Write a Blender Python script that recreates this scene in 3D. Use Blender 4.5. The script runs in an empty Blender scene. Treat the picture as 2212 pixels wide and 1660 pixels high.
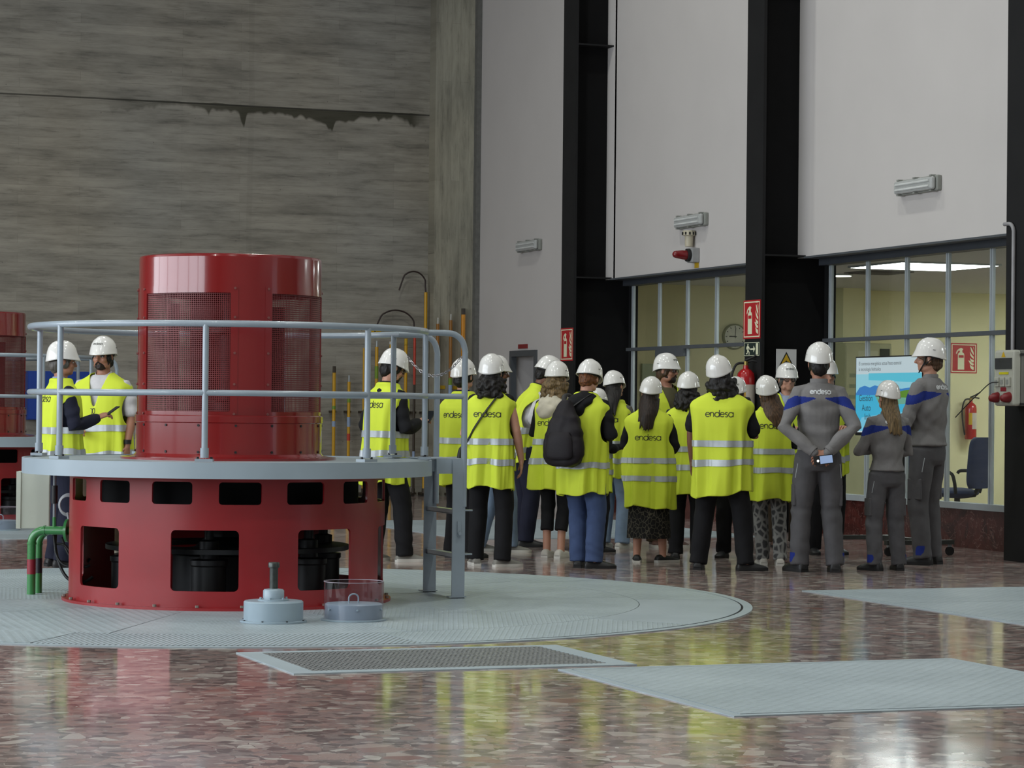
import bpy, bmesh, math, random
import numpy as np
from mathutils import Vector, Matrix, Quaternion
from mathutils.geometry import delaunay_2d_cdt
from mathutils.bvhtree import BVHTree
S = bpy.context.scene
COL = S.collection
PI = math.pi
sin, cos = math.sin, math.cos
def R(d): return math.radians(d)
V = Vector
rng = random.Random(7)

# ------------------------------------------------------------ camera model
F = 5600.0; HC = 1.28
YAW = math.atan(2080 / F); PITCH = math.atan(54 / F); ROLL = 0.0102
fw = V((sin(YAW) * cos(PITCH), cos(YAW) * cos(PITCH), sin(PITCH)))
rt0 = V((cos(YAW), -sin(YAW), 0)); up0 = rt0.cross(fw)
rt = rt0 * cos(ROLL) + up0 * sin(ROLL); up = -rt0 * sin(ROLL) + up0 * cos(ROLL)
CAM = V((0, 0, HC))
def ray(px, py): return fw + rt * ((px - 1106) / F) - up * ((py - 830) / F)
def onZ(px, py, z=0.0): d = ray(px, py); return CAM + d * ((z - HC) / d.z)
def onX(px, py, x): d = ray(px, py); return CAM + d * (x / d.x)
def onY(px, py, y): d = ray(px, py); return CAM + d * (y / d.y)
cd = bpy.data.cameras.new('camera'); cam = bpy.data.objects.new('camera', cd); COL.objects.link(cam)
cd.sensor_fit = 'HORIZONTAL'; cd.sensor_width = 36; cd.lens = 36 * F / 2212; cd.clip_start = 0.1; cd.clip_end = 200
M = Matrix((rt, up, -fw)).transposed().to_4x4(); M.translation = CAM
cam.matrix_world = M; S.camera = cam

# ------------------------------------------------------------ materials
def lin(c):
    c = c / 255.0
    return c / 12.92 if c <= 0.04045 else ((c + 0.055) / 1.055) ** 2.4
def rgb(r, g, b): return (lin(r), lin(g), lin(b), 1)
class NT:
    def __init__(s, name):
        s.m = bpy.data.materials.new(name); s.m.use_nodes = True
        s.t = s.m.node_tree; s.b = s.t.nodes['Principled BSDF']
    def n(s, typ, **kw):
        n = s.t.nodes.new(typ)
        for k, v in kw.items():
            if k.startswith('_'): setattr(n, k[1:], v)
            else:
                key = int(k[1:]) if k[0] == 'i' and k[1:].isdigit() else k.replace('_', ' ')
                n.inputs[key].default_value = v
        return n
    def l(s, a, b): s.t.links.new(a, b)
    def ramp(s, fac, stops):
        r = s.t.nodes.new('ShaderNodeValToRGB'); e = r.color_ramp.elements
        while len(e) < len(stops): e.new(0.5)
        for el, (p, c) in zip(e, stops): el.position = p; el.color = c
        s.l(fac, r.inputs[0]); return r.outputs[0]
    def mix(s, a, b, fac, mode='MIX'):
        m = s.t.nodes.new('ShaderNodeMix'); m.data_type = 'RGBA'; m.blend_type = mode
        for sock, val in ((m.inputs[0], fac), (m.inputs[6], a), (m.inputs[7], b)):
            if hasattr(val, 'links'): s.l(val, sock)
            else: sock.default_value = val
        return m.outputs[2]
    def math(s, op, a, b=0.0, c=None):
        m = s.t.nodes.new('ShaderNodeMath'); m.operation = op
        for i, val in enumerate((a, b) if c is None else (a, b, c)):
            if hasattr(val, 'links'): s.l(val, m.inputs[i])
            else: m.inputs[i].default_value = val
        return m.outputs[0]
    def coord(s, scale=(1, 1, 1), rot=(0, 0, 0), kind='Object'):
        tc = s.t.nodes.new('ShaderNodeTexCoord'); mp = s.t.nodes.new('ShaderNodeMapping')
        mp.inputs['Scale'].default_value = scale; mp.inputs['Rotation'].default_value = rot
        s.l(tc.outputs[kind], mp.inputs[0]); return mp.outputs[0]
    def noise(s, vec, sc=5, det=4, rough=0.5):
        n = s.n('ShaderNodeTexNoise', Scale=sc, Detail=det, Roughness=rough); s.l(vec, n.inputs['Vector']); return n.outputs[0]
    def bump(s, h, strength=0.3, dist=0.01):
        b = s.n('ShaderNodeBump', Strength=strength, Distance=dist); s.l(h, b.inputs['Height']); s.l(b.outputs[0], s.b.inputs['Normal'])
    def set(s, **kw):
        for k, v in kw.items(): s.b.inputs[k.replace('_', ' ')].default_value = v
MATS = {}
def mat(name, col, rough=0.5, metal=0.0, var=0.12, sc=6, bump=0.0, bsc=60, coat=0.0, spec=0.5, sheen=0.0):
    if name in MATS: return MATS[name]
    t = NT(name); v = t.coord()
    nz = t.noise(v, sc, 3)
    dk = tuple(c * (1 - var) for c in col[:3]) + (1,); lt = tuple(min(1, c * (1 + var)) for c in col[:3]) + (1,)
    t.l(t.ramp(nz, [(0.3, dk), (0.7, lt)]), t.b.inputs['Base Color'])
    t.set(Roughness=rough, Metallic=metal, Specular_IOR_Level=spec)
    if coat: t.set(Coat_Weight=coat, Coat_Roughness=0.06)
    if sheen: t.set(Sheen_Weight=sheen)
    if bump: t.bump(t.noise(v, bsc, 3), bump, 0.004)
    MATS[name] = t.m; return t.m
def emis(name, col, strength):
    if name in MATS: return MATS[name]
    t = NT(name); t.set(Base_Color=(0.02, 0.02, 0.02, 1), Emission_Color=col, Emission_Strength=strength, Roughness=0.4)
    MATS[name] = t.m; return t.m

# ------------------------------------------------------------ mesh builder
class MB:
    def __init__(s): s.v = []; s.f = []; s.mi = []; s.cur = 0
    def add(s, vs, fs):
        b = len(s.v); s.v.extend(tuple(v) for v in vs)
        for f in fs: s.f.append(tuple(b + i for i in f)); s.mi.append(s.cur)
    def box(s, x0, y0, z0, x1, y1, z1):
        s.add([(x0,y0,z0),(x1,y0,z0),(x1,y1,z0),(x0,y1,z0),(x0,y0,z1),(x1,y0,z1),(x1,y1,z1),(x0,y1,z1)],
              [(0,3,2,1),(4,5,6,7),(0,1,5,4),(1,2,6,5),(2,3,7,6),(3,0,4,7)]); return s
    def tube(s, pts, rad, n=14, closed=False, caps=True, rx=None, round_caps=False):
        P = [V(p) for p in pts]; m = len(P)
        if not hasattr(rad, '__len__'): rad = [rad] * m
        rad = list(rad)
        if round_caps and not closed:
            d0 = (P[0] - P[1]).normalized(); d1 = (P[-1] - P[-2]).normalized()
            P = [P[0] + d0 * rad[0] * 0.95, P[0] + d0 * rad[0] * 0.6] + P + [P[-1] + d1 * rad[-1] * 0.6, P[-1] + d1 * rad[-1] * 0.95]
            rad = [rad[0] * 0.3, rad[0] * 0.8] + rad + [rad[-1] * 0.8, rad[-1] * 0.3]; m += 4
        tan = []
        for i in range(m):
            a = P[(i - 1) % m] if (closed or i > 0) else P[i]; b = P[(i + 1) % m] if (closed or i < m - 1) else P[i]
            t = b - a; tan.append(t.normalized() if t.length > 1e-9 else V((0, 0, 1)))
        ref = V((0, 0, 1)) if abs(tan[0].z) < 0.9 else V((1, 0, 0))
        nrm = (ref - tan[0] * ref.dot(tan[0])).normalized(); vs = []
        for i in range(m):
            if i: nrm = nrm - tan[i] * nrm.dot(tan[i]); nrm.normalize()
            bi = tan[i].cross(nrm)
            for k in range(n):
                a = 2 * PI * k / n
                r2 = rad[i] if rx is None else rad[i] * rx
                vs.append(P[i] + nrm * (rad[i] * cos(a)) + bi * (r2 * sin(a)))
        fs = []
        for i in range(m if closed else m - 1):
            j = (i + 1) % m
            for k in range(n):
                l = (k + 1) % n; fs.append((i*n+k, i*n+l, j*n+l, j*n+k))
        if not closed and caps: fs.append(tuple(reversed(range(n)))); fs.append(tuple((m-1)*n + k for k in range(n)))
        s.add(vs, fs); return s
    def cyl(s, c, r, z0, z1, n=48, r2=None):
        return s.lathe([(0, z0), (r, z0), (r if r2 is None else r2, z1), (0, z1)], c, n)
    def lathe(s, prof, c=(0, 0), n=48, closed=False, a0=0, a1=2*PI):
        m = len(prof); full = abs(a1 - a0 - 2*PI) < 1e-6; k2 = n if full else n + 1; vs = []
        for k in range(k2):
            a = a0 + (a1 - a0) * k / n
            for r, z in prof: vs.append((c[0] + r*cos(a), c[1] + r*sin(a), z))
        fs = []
        for k in range(n):
            l = (k + 1) % k2
            for i in range(m if closed else m - 1):
                j = (i + 1) % m; fs.append((k*m+i, l*m+i, l*m+j, k*m+j))
        s.add(vs, fs); return s
    def ell(s, c, r, M=None, nu=16, nv=10):
        vs = []; fs = []
        for i in range(nv + 1):
            p = PI * i / nv
            for k in range(nu):
                a = 2*PI*k/nu; p3 = V((r[0]*sin(p)*cos(a), r[1]*sin(p)*sin(a), r[2]*cos(p)))
                if M is not None: p3 = M @ p3
                vs.append(p3 + V(c))
        for i in range(nv):
            for k in range(nu):
                l = (k+1) % nu; fs.append((i*nu+k, (i+1)*nu+k, (i+1)*nu+l, i*nu+l))
        s.add(vs, fs); return s
    def rings(s, rings, caps=True):
        n = len(rings[0]); b = [p for r in rings for p in r]; fs = []
        for i in range(len(rings) - 1):
            for k in range(n):
                l = (k+1) % n; fs.append((i*n+k, i*n+l, (i+1)*n+l, (i+1)*n+k))
        if caps: fs.append(tuple(reversed(range(n)))); fs.append(tuple((len(rings)-1)*n + k for k in range(n)))
        s.add(b, fs); return s
    def poly(s, pts): s.add(pts, [tuple(range(len(pts)))]); return s
    def xform(s, M):
        s.v = [tuple(M @ V(v)) for v in s.v]; return s
    def mesh(s, name='m'):
        me = bpy.data.meshes.new(name); me.from_pydata(s.v, [], s.f); me.update(); return me
    def build(s, name, m, parent=None, smooth=True, bev=0, clean=False, loc=None, sharp=40, **tags):
        me = s.mesh(name)
        bm = bmesh.new(); bm.from_mesh(me)
        if clean: bmesh.ops.remove_doubles(bm, verts=bm.verts, dist=1e-5)
        bmesh.ops.recalc_face_normals(bm, faces=bm.faces); bm.to_mesh(me); bm.free()
        for mm in (m if isinstance(m, (list, tuple)) else [m]): me.materials.append(mm)
        if isinstance(m, (list, tuple)) and len(s.mi) == len(me.polygons): me.polygons.foreach_set('material_index', s.mi)
        if smooth:
            me.polygons.foreach_set('use_smooth', [True] * len(me.polygons)); me.set_sharp_from_angle(angle=R(sharp))
        o = bpy.data.objects.new(name, me); COL.objects.link(o)
        if parent is not None: o.parent = parent
        if loc is not None: o.location = loc
        if bev:
            b = o.modifiers.new('bevel', 'BEVEL'); b.width = bev; b.segments = 2; b.limit_method = 'ANGLE'
        return tag(o, **tags)
def tag(o, label=None, cat=None, group=None, kind=None):
    if label: o['label'] = label
    if cat: o['category'] = cat
    if group: o['group'] = group
    if kind: o['kind'] = kind
    return o
def thing(name, loc=(0, 0, 0), rz=0.0, **tags):
    o = bpy.data.objects.new(name, None); COL.objects.link(o); o.location = loc; o.rotation_euler = (0, 0, rz)
    o.empty_display_size = 0.1
    return tag(o, **tags)
def copy_tree(o, loc, rz=None, **tags):
    def rec(src, parent):
        c = src.copy(); COL.objects.link(c)
        if parent is not None: c.parent = parent
        for ch in list(src.children): rec(ch, c)
        return c
    r = rec(o, None); r.location = loc
    if rz is not None: r.rotation_euler.z = rz
    return tag(r, **tags)
def B(x0, y0, z0, x1, y1, z1): return MB().box(x0, y0, z0, x1, y1, z1)
def arc(cx, cy, r, a0, a1, n=12): return [(cx + r*cos(R(a0 + (a1-a0)*i/n)), cy + r*sin(R(a0 + (a1-a0)*i/n))) for i in range(n+1)]

# strokes of the rounded company lettering, x-height 1
def glyphs():
    G = {}
    G['e'] = ([[(0.02, .5), (.95, .56)] , arc(.48, .5, .48, 10, 320, 22)], 1.08)
    G['n'] = ([[(0, .1), (0, 1.0)], [(0, .62)] + arc(.37, .62, .37, 180, 0, 12) + [(.74, 0)]], .98)
    G['d'] = ([arc(.5, .5, .5, 0, 360, 24), [(1.0, 0), (1.0, 1.5)]], 1.16)
    G['s'] = ([arc(.32, .75, .25, 30, 255, 10) + arc(.32, .25, .25, 75, -150, 10)], .78)
    G['a'] = ([arc(.5, .5, .5, 0, 360, 24), [(1.0, 1.0), (1.0, 0)]], 1.0)
    return G
GL = glyphs()
def word_strokes(word='endesa', width=1.0, skip=0):
    x = 0; out = []
    for i, ch in enumerate(word):
        st, adv = GL[ch]
        if i >= skip:
            for s_ in st: out.append([(x + p[0], p[1] - .5) for p in s_])
        x += adv
    k = width / x
    return [[(p[0]*k - width/2, p[1]*k) for p in s_] for s_ in out], k
def ribbons(strokes, w):
    """2-D quads of a stroke of width w"""
    quads = []
    for st in strokes:
        P = [V((a, b, 0)) for a, b in st]
        # subdivide
        Q = [P[0]]
        for a, b in zip(P, P[1:]):
            k = max(1, int((b - a).length / (w * 1.2)))
            for i in range(1, k + 1): Q.append(a.lerp(b, i / k))
        L = []
        for i, p in enumerate(Q):
            t = (Q[min(i+1, len(Q)-1)] - Q[max(i-1, 0)]).normalized(); nn = V((-t.y, t.x, 0))
            L.append((p + nn*w/2, p - nn*w/2))
        for (a, b), (c, d) in zip(L, L[1:]): quads.append((a, b, d, c))
    return quads
def decal(name, quads, origin, U, W, D, bvh, m, parent, off=0.003):
    """lay flat lettering on a surface: origin + u*U + v*W cast along D"""
    mb = MB(); U, W, D = V(U), V(W), V(D)
    for q in quads:
        pts = []
        for p in q:
            o = V(origin) + U*p.x + W*p.y
            h = bvh.ray_cast(o, D)
            if h[0] is None: pts = None; break
            pts.append(h[0] - D*off)
        if pts: mb.poly(pts)
    if mb.f: return mb.build(name, m, parent, smooth=False)
def bvh_of(me): return BVHTree.FromPolygons([v.co.copy() for v in me.vertices], [tuple(p.vertices) for p in me.polygons])
def remesh(mb, voxel, smooth=3, name='body'):
    me = mb.mesh(name); o = bpy.data.objects.new('tmp', me); COL.objects.link(o)
    r = o.modifiers.new('r', 'REMESH'); r.mode = 'VOXEL'; r.voxel_size = voxel; r.use_smooth_shade = True
    if smooth: k = o.modifiers.new('s', 'SMOOTH'); k.factor = 0.5; k.iterations = smooth
    dg = bpy.context.evaluated_depsgraph_get(); dg.update()
    out = bpy.data.meshes.new_from_object(o.evaluated_get(dg)); out.name = name
    bpy.data.objects.remove(o); bpy.data.meshes.remove(me)
    return out
def mesh_obj(me, name, mats, parent=None):
    me.materials.clear()
    for m in (mats if isinstance(mats, (list, tuple)) else [mats]): me.materials.append(m)
    me.polygons.foreach_set('use_smooth', [True]*len(me.polygons))
    o = bpy.data.objects.new(name, me); COL.objects.link(o)
    if parent is not None: o.parent = parent
    return o
def vget(me):
    a = np.empty(len(me.vertices)*3, 'f'); me.vertices.foreach_get('co', a); return a.reshape(-1, 3)
def vset(me, a): me.vertices.foreach_set('co', a.astype('f').ravel()); me.update()
def wrinkle(me, amp, seed=0, k=(14, 14, 30), mask=None):
    """cloth folds: displace along the normals with a few warped waves"""
    a = vget(me); n = np.empty(len(me.vertices)*3, 'f'); me.vertices.foreach_get('normal', n); n = n.reshape(-1, 3)
    r = np.random.RandomState(seed); d = np.zeros(len(a))
    for i in range(5):
        v = r.normal(size=3) * np.array(k); ph = r.rand()*6.28
        w = r.normal(size=3) * np.array(k) * 0.6
        d += np.sin(a @ v + ph + 1.6*np.sin(a @ w + r.rand()*6.28))
    d = d / 2.2
    if mask is not None: d *= mask(a)
    vset(me, a + n * (amp * d)[:, None])
# ------------------------------------------------------------ people
SKIN = {'fair': mat('skin_fair', rgb(190, 140, 118), .5, var=.06), 'tan': mat('skin_tan', rgb(165, 115, 92), .5, var=.06),
        'brown': mat('skin_brown', rgb(120, 80, 62), .5, var=.06)}
M_VEST = mat('hi_vis_fabric', rgb(206, 222, 64), .72, var=.05, sc=3, bump=.12, bsc=40, spec=.25)
M_BAND = mat('reflective_tape', rgb(176, 182, 186), .42, .25, var=.05, sc=30)
M_INK = mat('black_print', rgb(26, 28, 24), .6, var=.02)
M_INKW = mat('white_print', rgb(205, 208, 210), .6, var=.02)
M_INKG = mat('grey_helmet_print', rgb(105, 105, 100), .5, var=.02)
M_HELM = mat('white_helmet_plastic', rgb(226, 224, 220), .18, var=.015, coat=.5)
M_BLK = mat('black_strap', rgb(22, 22, 24), .6, var=.1)
M_EYEW = mat('eye_white', rgb(215, 210, 205), .2, var=.01); M_EYEB = mat('eye_iris', rgb(35, 24, 18), .1, var=.02)
M_LENS = mat('dark_lens', rgb(40, 52, 60), .08, var=.02)
M_WHITE = mat('white_rubber', rgb(205, 203, 196), .5, var=.04)
def cloth(name, r, g, b, rough=.85): return mat(name, rgb(r, g, b), rough, var=.13, sc=9, bump=.25, bsc=130, spec=.25)
def sstep(t): t = max(0, min(1, t)); return t*t*(3-2*t)
class Spine:
    def __init__(s, lean):
        s.lean = lean; s.t = []; y = 0; z = .90
        for i in range(90):
            a = R(lean) * sstep(i*.01/.38); s.t.append((y, z, a)); y += sin(a)*.01; z += cos(a)*.01
    def __call__(s, p):
        x, y, z = p
        if z <= .90: return V((x, y, z))
        i = min((z - .90)*100, 88.9); k = int(i); f = i - k
        a = s.t[k]; b = s.t[k+1]; yy = a[0]*(1-f)+b[0]*f; zz = a[1]*(1-f)+b[1]*f; an = a[2]*(1-f)+b[2]*f
        return V((x, yy + y*cos(an), zz - y*sin(an)))
ARMS = {  # elbow, wrist, hand direction for the right side (x>0)
    'hang': ((.245, -.02, 1.16), (.255, .05, .92), (0, .15, -1)),
    'hold': ((.25, .02, 1.15), (.10, .25, 1.17), (-.5, .85, .15)),
    'holdlow': ((.26, -.0, 1.13), (.13, .22, 1.03), (-.6, .8, 0)),
    'phone': ((.24, .03, 1.13), (.14, .24, 1.20), (-.1, .95, .35)),
    'cross': ((.27, .06, 1.14), (-.04, .225, 1.17), (-1, .25, .05)),
    'behind': ((.30, -.10, 1.15), (.055, -.185, .955), (-.85, -.2, -.5)),
    'pocket': ((.27, -.05, 1.16), (.21, .05, .95), (-.2, .3, -1)),
    'forward': ((.25, .08, 1.17), (.20, .33, 1.12), (-.2, 1, .1)),
    'bentup': ((.26, .05, 1.13), (.08, .2, 1.24), (-.5, .5, .6)),
}
def fingers(mb, W, d, n, k=1.0, curl=.5, side=1):
    """palm and five fingers rooted at wrist W; d hand direction, n back-of-hand normal"""
    d = V(d).normalized(); n = V(n); n = (n - d*n.dot(d)).normalized(); t = d.cross(n) * side
    for i, (off, ln) in enumerate(((.031, .066), (.0105, .076), (-.0105, .071), (-.031, .056))):
        b = W + d*.085 + t*off; p1 = b + d*ln*.45 - n*curl*.012
        p2 = p1 + (d*cos(curl*1.3) - n*sin(curl*1.3))*ln*.38; p3 = p2 + (d*cos(curl*2.4) - n*sin(curl*2.4))*ln*.32
        mb.tube([b - d*.03, b, p1, p2, p3], [.0095, .0095, .009, .0083, .007], 8, round_caps=True)
    b = W + d*.03 + t*.034
    mb.tube([b - t*.02, b + t*.012 + d*.02 - n*.008, b + t*.022 + d*.045 - n*.018, b + t*.016 + d*.068 - n*.026], [.013, .012, .0105, .008], 8, round_caps=True)
def palm(mb, W, d, n):
    d = V(d).normalized(); n = V(n); n = (n - d*n.dot(d)).normalized(); t = d.cross(n)
    Mx = Matrix((t, d, n)).transposed()
    mb.ell(W + d*.052, (.043, .054, .017), Mx); mb.tube([W - d*.03, W + d*.03], [.027, .025], 10)
def helmet(par, hm, logo=False, strap=False, band=True):
    prof = [(0, .137), (.2, .1355), (.40, .129), (.58, .116), (.74, .095), (.86, .067), (.93, .036), (.965, .010), (.985, -.008), (1.0, -.022), (1.022, -.033)]
    n = 72; rr = []
    for j, (r, z) in enumerate(prof):
        e = max(0, (j - 6) / 4.0); ring = []
        for k in range(n):
            a = 2*PI*k/n; ca, sa = cos(a), sin(a)
            x = .112*r*ca; y = .130*r*sa; zz = z*.93
            fr = max(0, sa)**3; bk = max(0, -sa)**2
            if j >= 7: y += fr*.022*e; zz -= fr*.004*e; zz += (1-abs(sa))*.012*e - bk*.012*e
            if abs(x) < .036: zz += .0055*sstep((.036-abs(x))/.009)*(1-e)*sstep((z-.02)/.05)
            if abs(ca) > .5 and .03 < z < .1: x *= 1 + .02*(abs(ca)-.5)
            ring.append((x, y - .005, zz))
        rr.append(ring)
    mb = MB(); mb.rings(rr, caps=False)
    mb.add(rr[0], [tuple(range(n))])
    o = mb.build('helmet', M_HELM, par, clean=True, sharp=60); o.matrix_local = hm
    so = o.modifiers.new('solid', 'SOLIDIFY'); so.thickness = .004; so.offset = -1
    if band:
        b = MB(); pts = [(.086*cos(2*PI*k/32), .102*sin(2*PI*k/32) - .004, -.012 - .02*max(0, -sin(2*PI*k/32))) for k in range(32)]
        b.tube(pts, .014, 8, closed=True, rx=.35); b.build('headband', M_BLK, o)
    vs = MB()
    for sx in (-1, 1): vs.box(sx*.1030 - .002, -.045, .031, sx*.1030 + .002, -.024, .035)
    vs.build('vent_slot', M_BLK, o, smooth=False)
    if logo:
        bv = bvh_of(o.data)
        st, k = word_strokes(width=.082)
        decal('helmet_logo', ribbons(st, .0035), (0, .4, .058), (-1, 0, 0), (0, 0, 1), (0, -1, 0), bv, M_INKG, o, .002)
    if strap:
        s_ = MB()
        for sx in (-1, 1): s_.tube([(sx*.085, .03, -.01), (sx*.083, .035, -.07), (sx*.06, .06, -.125), (0, .075, -.155)], .0055, 6)
        s_.tube([(-.086, -.05, -.01), (-.084, .01, -.07), (-.078, .045, -.10)], .005, 6); s_.tube([(.086, -.05, -.01), (.084, .01, -.07), (.078, .045, -.10)], .005, 6)
        s_.build('chin_strap', M_BLK, o)
    return o
HAIRM = {}
def hairmat(name, r, g, b):
    if name in MATS: return MATS[name]
    t = NT(name); v = t.coord((60, 60, 5)); nz = t.noise(v, 1.5, 3)
    t.l(t.ramp(nz, [(.3, rgb(r*.55, g*.55, b*.55)), (.7, rgb(min(255, r*1.2), min(255, g*1.2), min(255, b*1.2)))]), t.b.inputs['Base Color'])
    t.set(Roughness=.5, Specular_IOR_Level=.35); t.bump(nz, .5, .01); MATS[name] = t.m; return t.m
def hair(par, hm, style, m, zend=1.2, seed=0, bend=None):
    r = random.Random(seed); mb = MB()
    if style == 'short':
        mb.ell((0, -.016, .112), (.083, .099, .088)); mb.ell((0, -.05, .07), (.07, .062, .075))
        for sx in (-1, 1): mb.ell((sx*.068, .005, .085), (.017, .04, .04))
        me = remesh(mb, .008, 2); a = vget(me)
        keep = None; wrinkle(me, .003, seed, (60, 60, 60))
    elif style == 'curly':
        mb.ell((0, -.02, .10), (.085, .098, .085)); mb.ell((0, -.055, .03), (.100, .075, .10))
        for i in range(120):
            a = r.uniform(PI*.93, PI*2.07); rr_ = r.uniform(.08, .118); z = r.uniform(-.10, .045)
            mb.ell((rr_*cos(a), rr_*.9*sin(a) - .02, z), [r.uniform(.016, .03)]*3, nu=8, nv=6)
        me = remesh(mb, .008, 1); wrinkle(me, .006, seed, (55, 55, 55))
    elif style in ('long', 'shoulder'):
        mb.ell((0, -.016, .108), (.085, .100, .088)); mb.ell((0, -.04, .05), (.086, .07, .09))
        L = zend
        nl = 26
        for i in range(nl):
            u = -1 + 2*i/(nl-1); x0 = u*.078; y0 = -.085 + .06*u*u; sp = 1.0 if style == 'long' else 1.35
            ln = L*(1 - .16*abs(u)**2)*r.uniform(.9, 1.0)
            pts = catm([(x0, y0, .06), (x0*1.08, y0 - .028, -.02), (x0*sp, y0 - .068, -.11), (x0*sp*.95 + r.uniform(-.02, .02), y0 - .092 + r.uniform(-.008, .008), -.03 - ln)], 2)
            mb.tube(pts, [.02, .019, .018, .017, .015, .011, .004], 7)
        me = remesh(mb, .006, 1)
    o = mesh_obj(me, 'hair', m, par); o.matrix_local = hm
    return o
def catm(P, n=6):
    out = []
    for i in range(len(P) - 1):
        p0 = P[max(i-1, 0)]; p1 = P[i]; p2 = P[i+1]; p3 = P[min(i+2, len(P)-1)]
        for k in range(n):
            t = k/n; out.append(tuple(.5*((2*b) + (-a+c)*t + (2*a-5*b+4*c-d)*t*t + (-a+3*b-3*c+d)*t**3) for a, b, c, d in zip(p0, p1, p2, p3)))
    out.append(tuple(P[-1])); return out
def vest_fn(hem, wh, wc, dp, seed, fold=1.0, cap=1.0):
    r = np.random.RandomState(seed); ph = r.rand(6)*6.28; ks = [3, 5, 7, 9, 6, 12]
    am = np.array([.5, .8, 1.0, .7, .6, .4]) * (0.7 + .6*r.rand(6))
    dp = dp*1.08; P = [(hem, wh, dp*1.14), (.85, wh*.99, dp*1.12), (1.05, (wh+wc)/2, dp), (1.22, wc*1.0, dp*.98), (1.34, wc*1.04, dp*.90), (1.385, wc*1.06*cap, dp*.80), (1.42, wc*.99*cap, dp*.70), (1.452, wc*.82, dp*.60), (1.482, wc*.58, dp*.55), (1.510, .102, .090), (1.522, .082, .077)]
    C = catm(P, 8)
    def f(z, th, off=0.0):
        k = 0
        while k < len(C)-2 and C[k+1][0] < z: k += 1
        a, b = C[k], C[k+1]; t = 0 if b[0] == a[0] else max(0, min(1, (z-a[0])/(b[0]-a[0])))
        w = a[1]*(1-t)+b[1]*t + off; d = a[2]*(1-t)+b[2]*t + off
        ca, sa = cos(th), sin(th); e = 2/2.5
        x = w*math.copysign(abs(ca)**e, ca); y = d*math.copysign(abs(sa)**e, sa)
        amp = fold*(.008 + .038*sstep((1.36 - z)/.62))*(1 - sstep((z-1.36)/.1))
        q_ = [ks[i]*th + ph[i] + .9*sin(z*3 + ph[(i+1) % 6]) for i in range(6)]; g = sum(am[i]*(.5*sin(q_[i]) + .5*(1 - 2*abs(sin(.5*q_[i])))) for i in range(6))/2.0
        s_ = 1 + amp*g/.17
        if z < 1.12:
            m_ = math.hypot(x/.178, y/.140); s_ = max(s_, 1.0/m_*1.02)
        return (x*s_, y*s_ - .005, z)
    return f
def vest(par, sp, hem=.68, wh=.235, wc=.235, dp=.15, seed=0, fold=1.0, vneck=False, text=True, bands=(1.07, .895), slant=0.0, ah=1.0, textz=1.31, textdx=0.0, logo_w=.235, arm=True, cap=1.0):
    f = vest_fn(hem, wh, wc, dp, seed, fold, cap); n = 216
    zs = [hem + (1.36-hem)*i/90 for i in range(91)] + [1.36 + (1.522-1.36)*i/26 for i in range(1, 27)]
    hemv = lambda th: .014*sin(th*2 + seed) + .012*sin(th*5 + seed*2)
    def pt(z, th, off=0.0):
        p = f(z, th, off); w = 1 - sstep((z - hem)/.4)
        return sp((p[0], p[1], p[2] + w*hemv(th) + slant*p[0]*w))
    mb = MB(); rr = [[pt(z, 2*PI*k/n) for k in range(n)] for z in zs]
    b = [p for q in rr for p in q]; fs = []
    for i in range(len(zs)-1):
        for k in range(n):
            l = (k+1) % n; x, y, z = f((zs[i]+zs[i+1])/2, 2*PI*(k+.5)/n)
            if arm and abs(x) > wc*.6 and ((y/(.088*ah))**2 + ((z-1.215)/(.13*ah**.5))**2) < 1: continue
            if vneck and y > 0 and z > 1.20 and abs(x) < .085*(z-1.20)/.30: continue
            if not vneck and y > 0 and z > 1.43 and abs(x) < .07: continue
            fs.append((i*n+k, i*n+l, (i+1)*n+l, (i+1)*n+k))
    mb.add(b, fs)
    o = mb.build('safety_vest', M_VEST, par, sharp=80)
    bm = bmesh.new(); bm.from_mesh(o.data)
    bmesh.ops.delete(bm, geom=[v for v in bm.verts if not v.link_faces], context='VERTS')
    be = [e for e in bm.edges if len(e.link_faces) == 1]; nb = {}
    for e in be:
        for u, w_ in (e.verts, reversed(e.verts)): nb.setdefault(u, []).append(w_)
    for it in range(14):
        nc = {v_: (v_.co*.4 + (q[0].co + q[1].co)*.3) for v_, q in nb.items() if len(q) == 2}
        for v_, c_ in nc.items(): v_.co = c_
    bm.to_mesh(o.data); bm.free()
    bv = bvh_of(o.data)
    so = o.modifiers.new('solid', 'SOLIDIFY'); so.thickness = .004; so.offset = -1
    for zb in bands:
        q = MB(); rr = [[pt(zb + dz, 2*PI*k/n, .006) for k in range(n)] for dz in (-.027, -.009, .009, .027)]
        q.rings(rr, caps=False); q.build('reflective_band', M_BAND, o)
    if text:
        st, k = word_strokes(width=logo_w); c = sp((textdx, 0, textz))
        decal('vest_lettering', ribbons(st, .0062), (c.x, c.y - 1, c.z), (1, 0, 0), (0, 0, 1), (0, 1, 0), bv, M_INK, o, .003)
    return o
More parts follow.
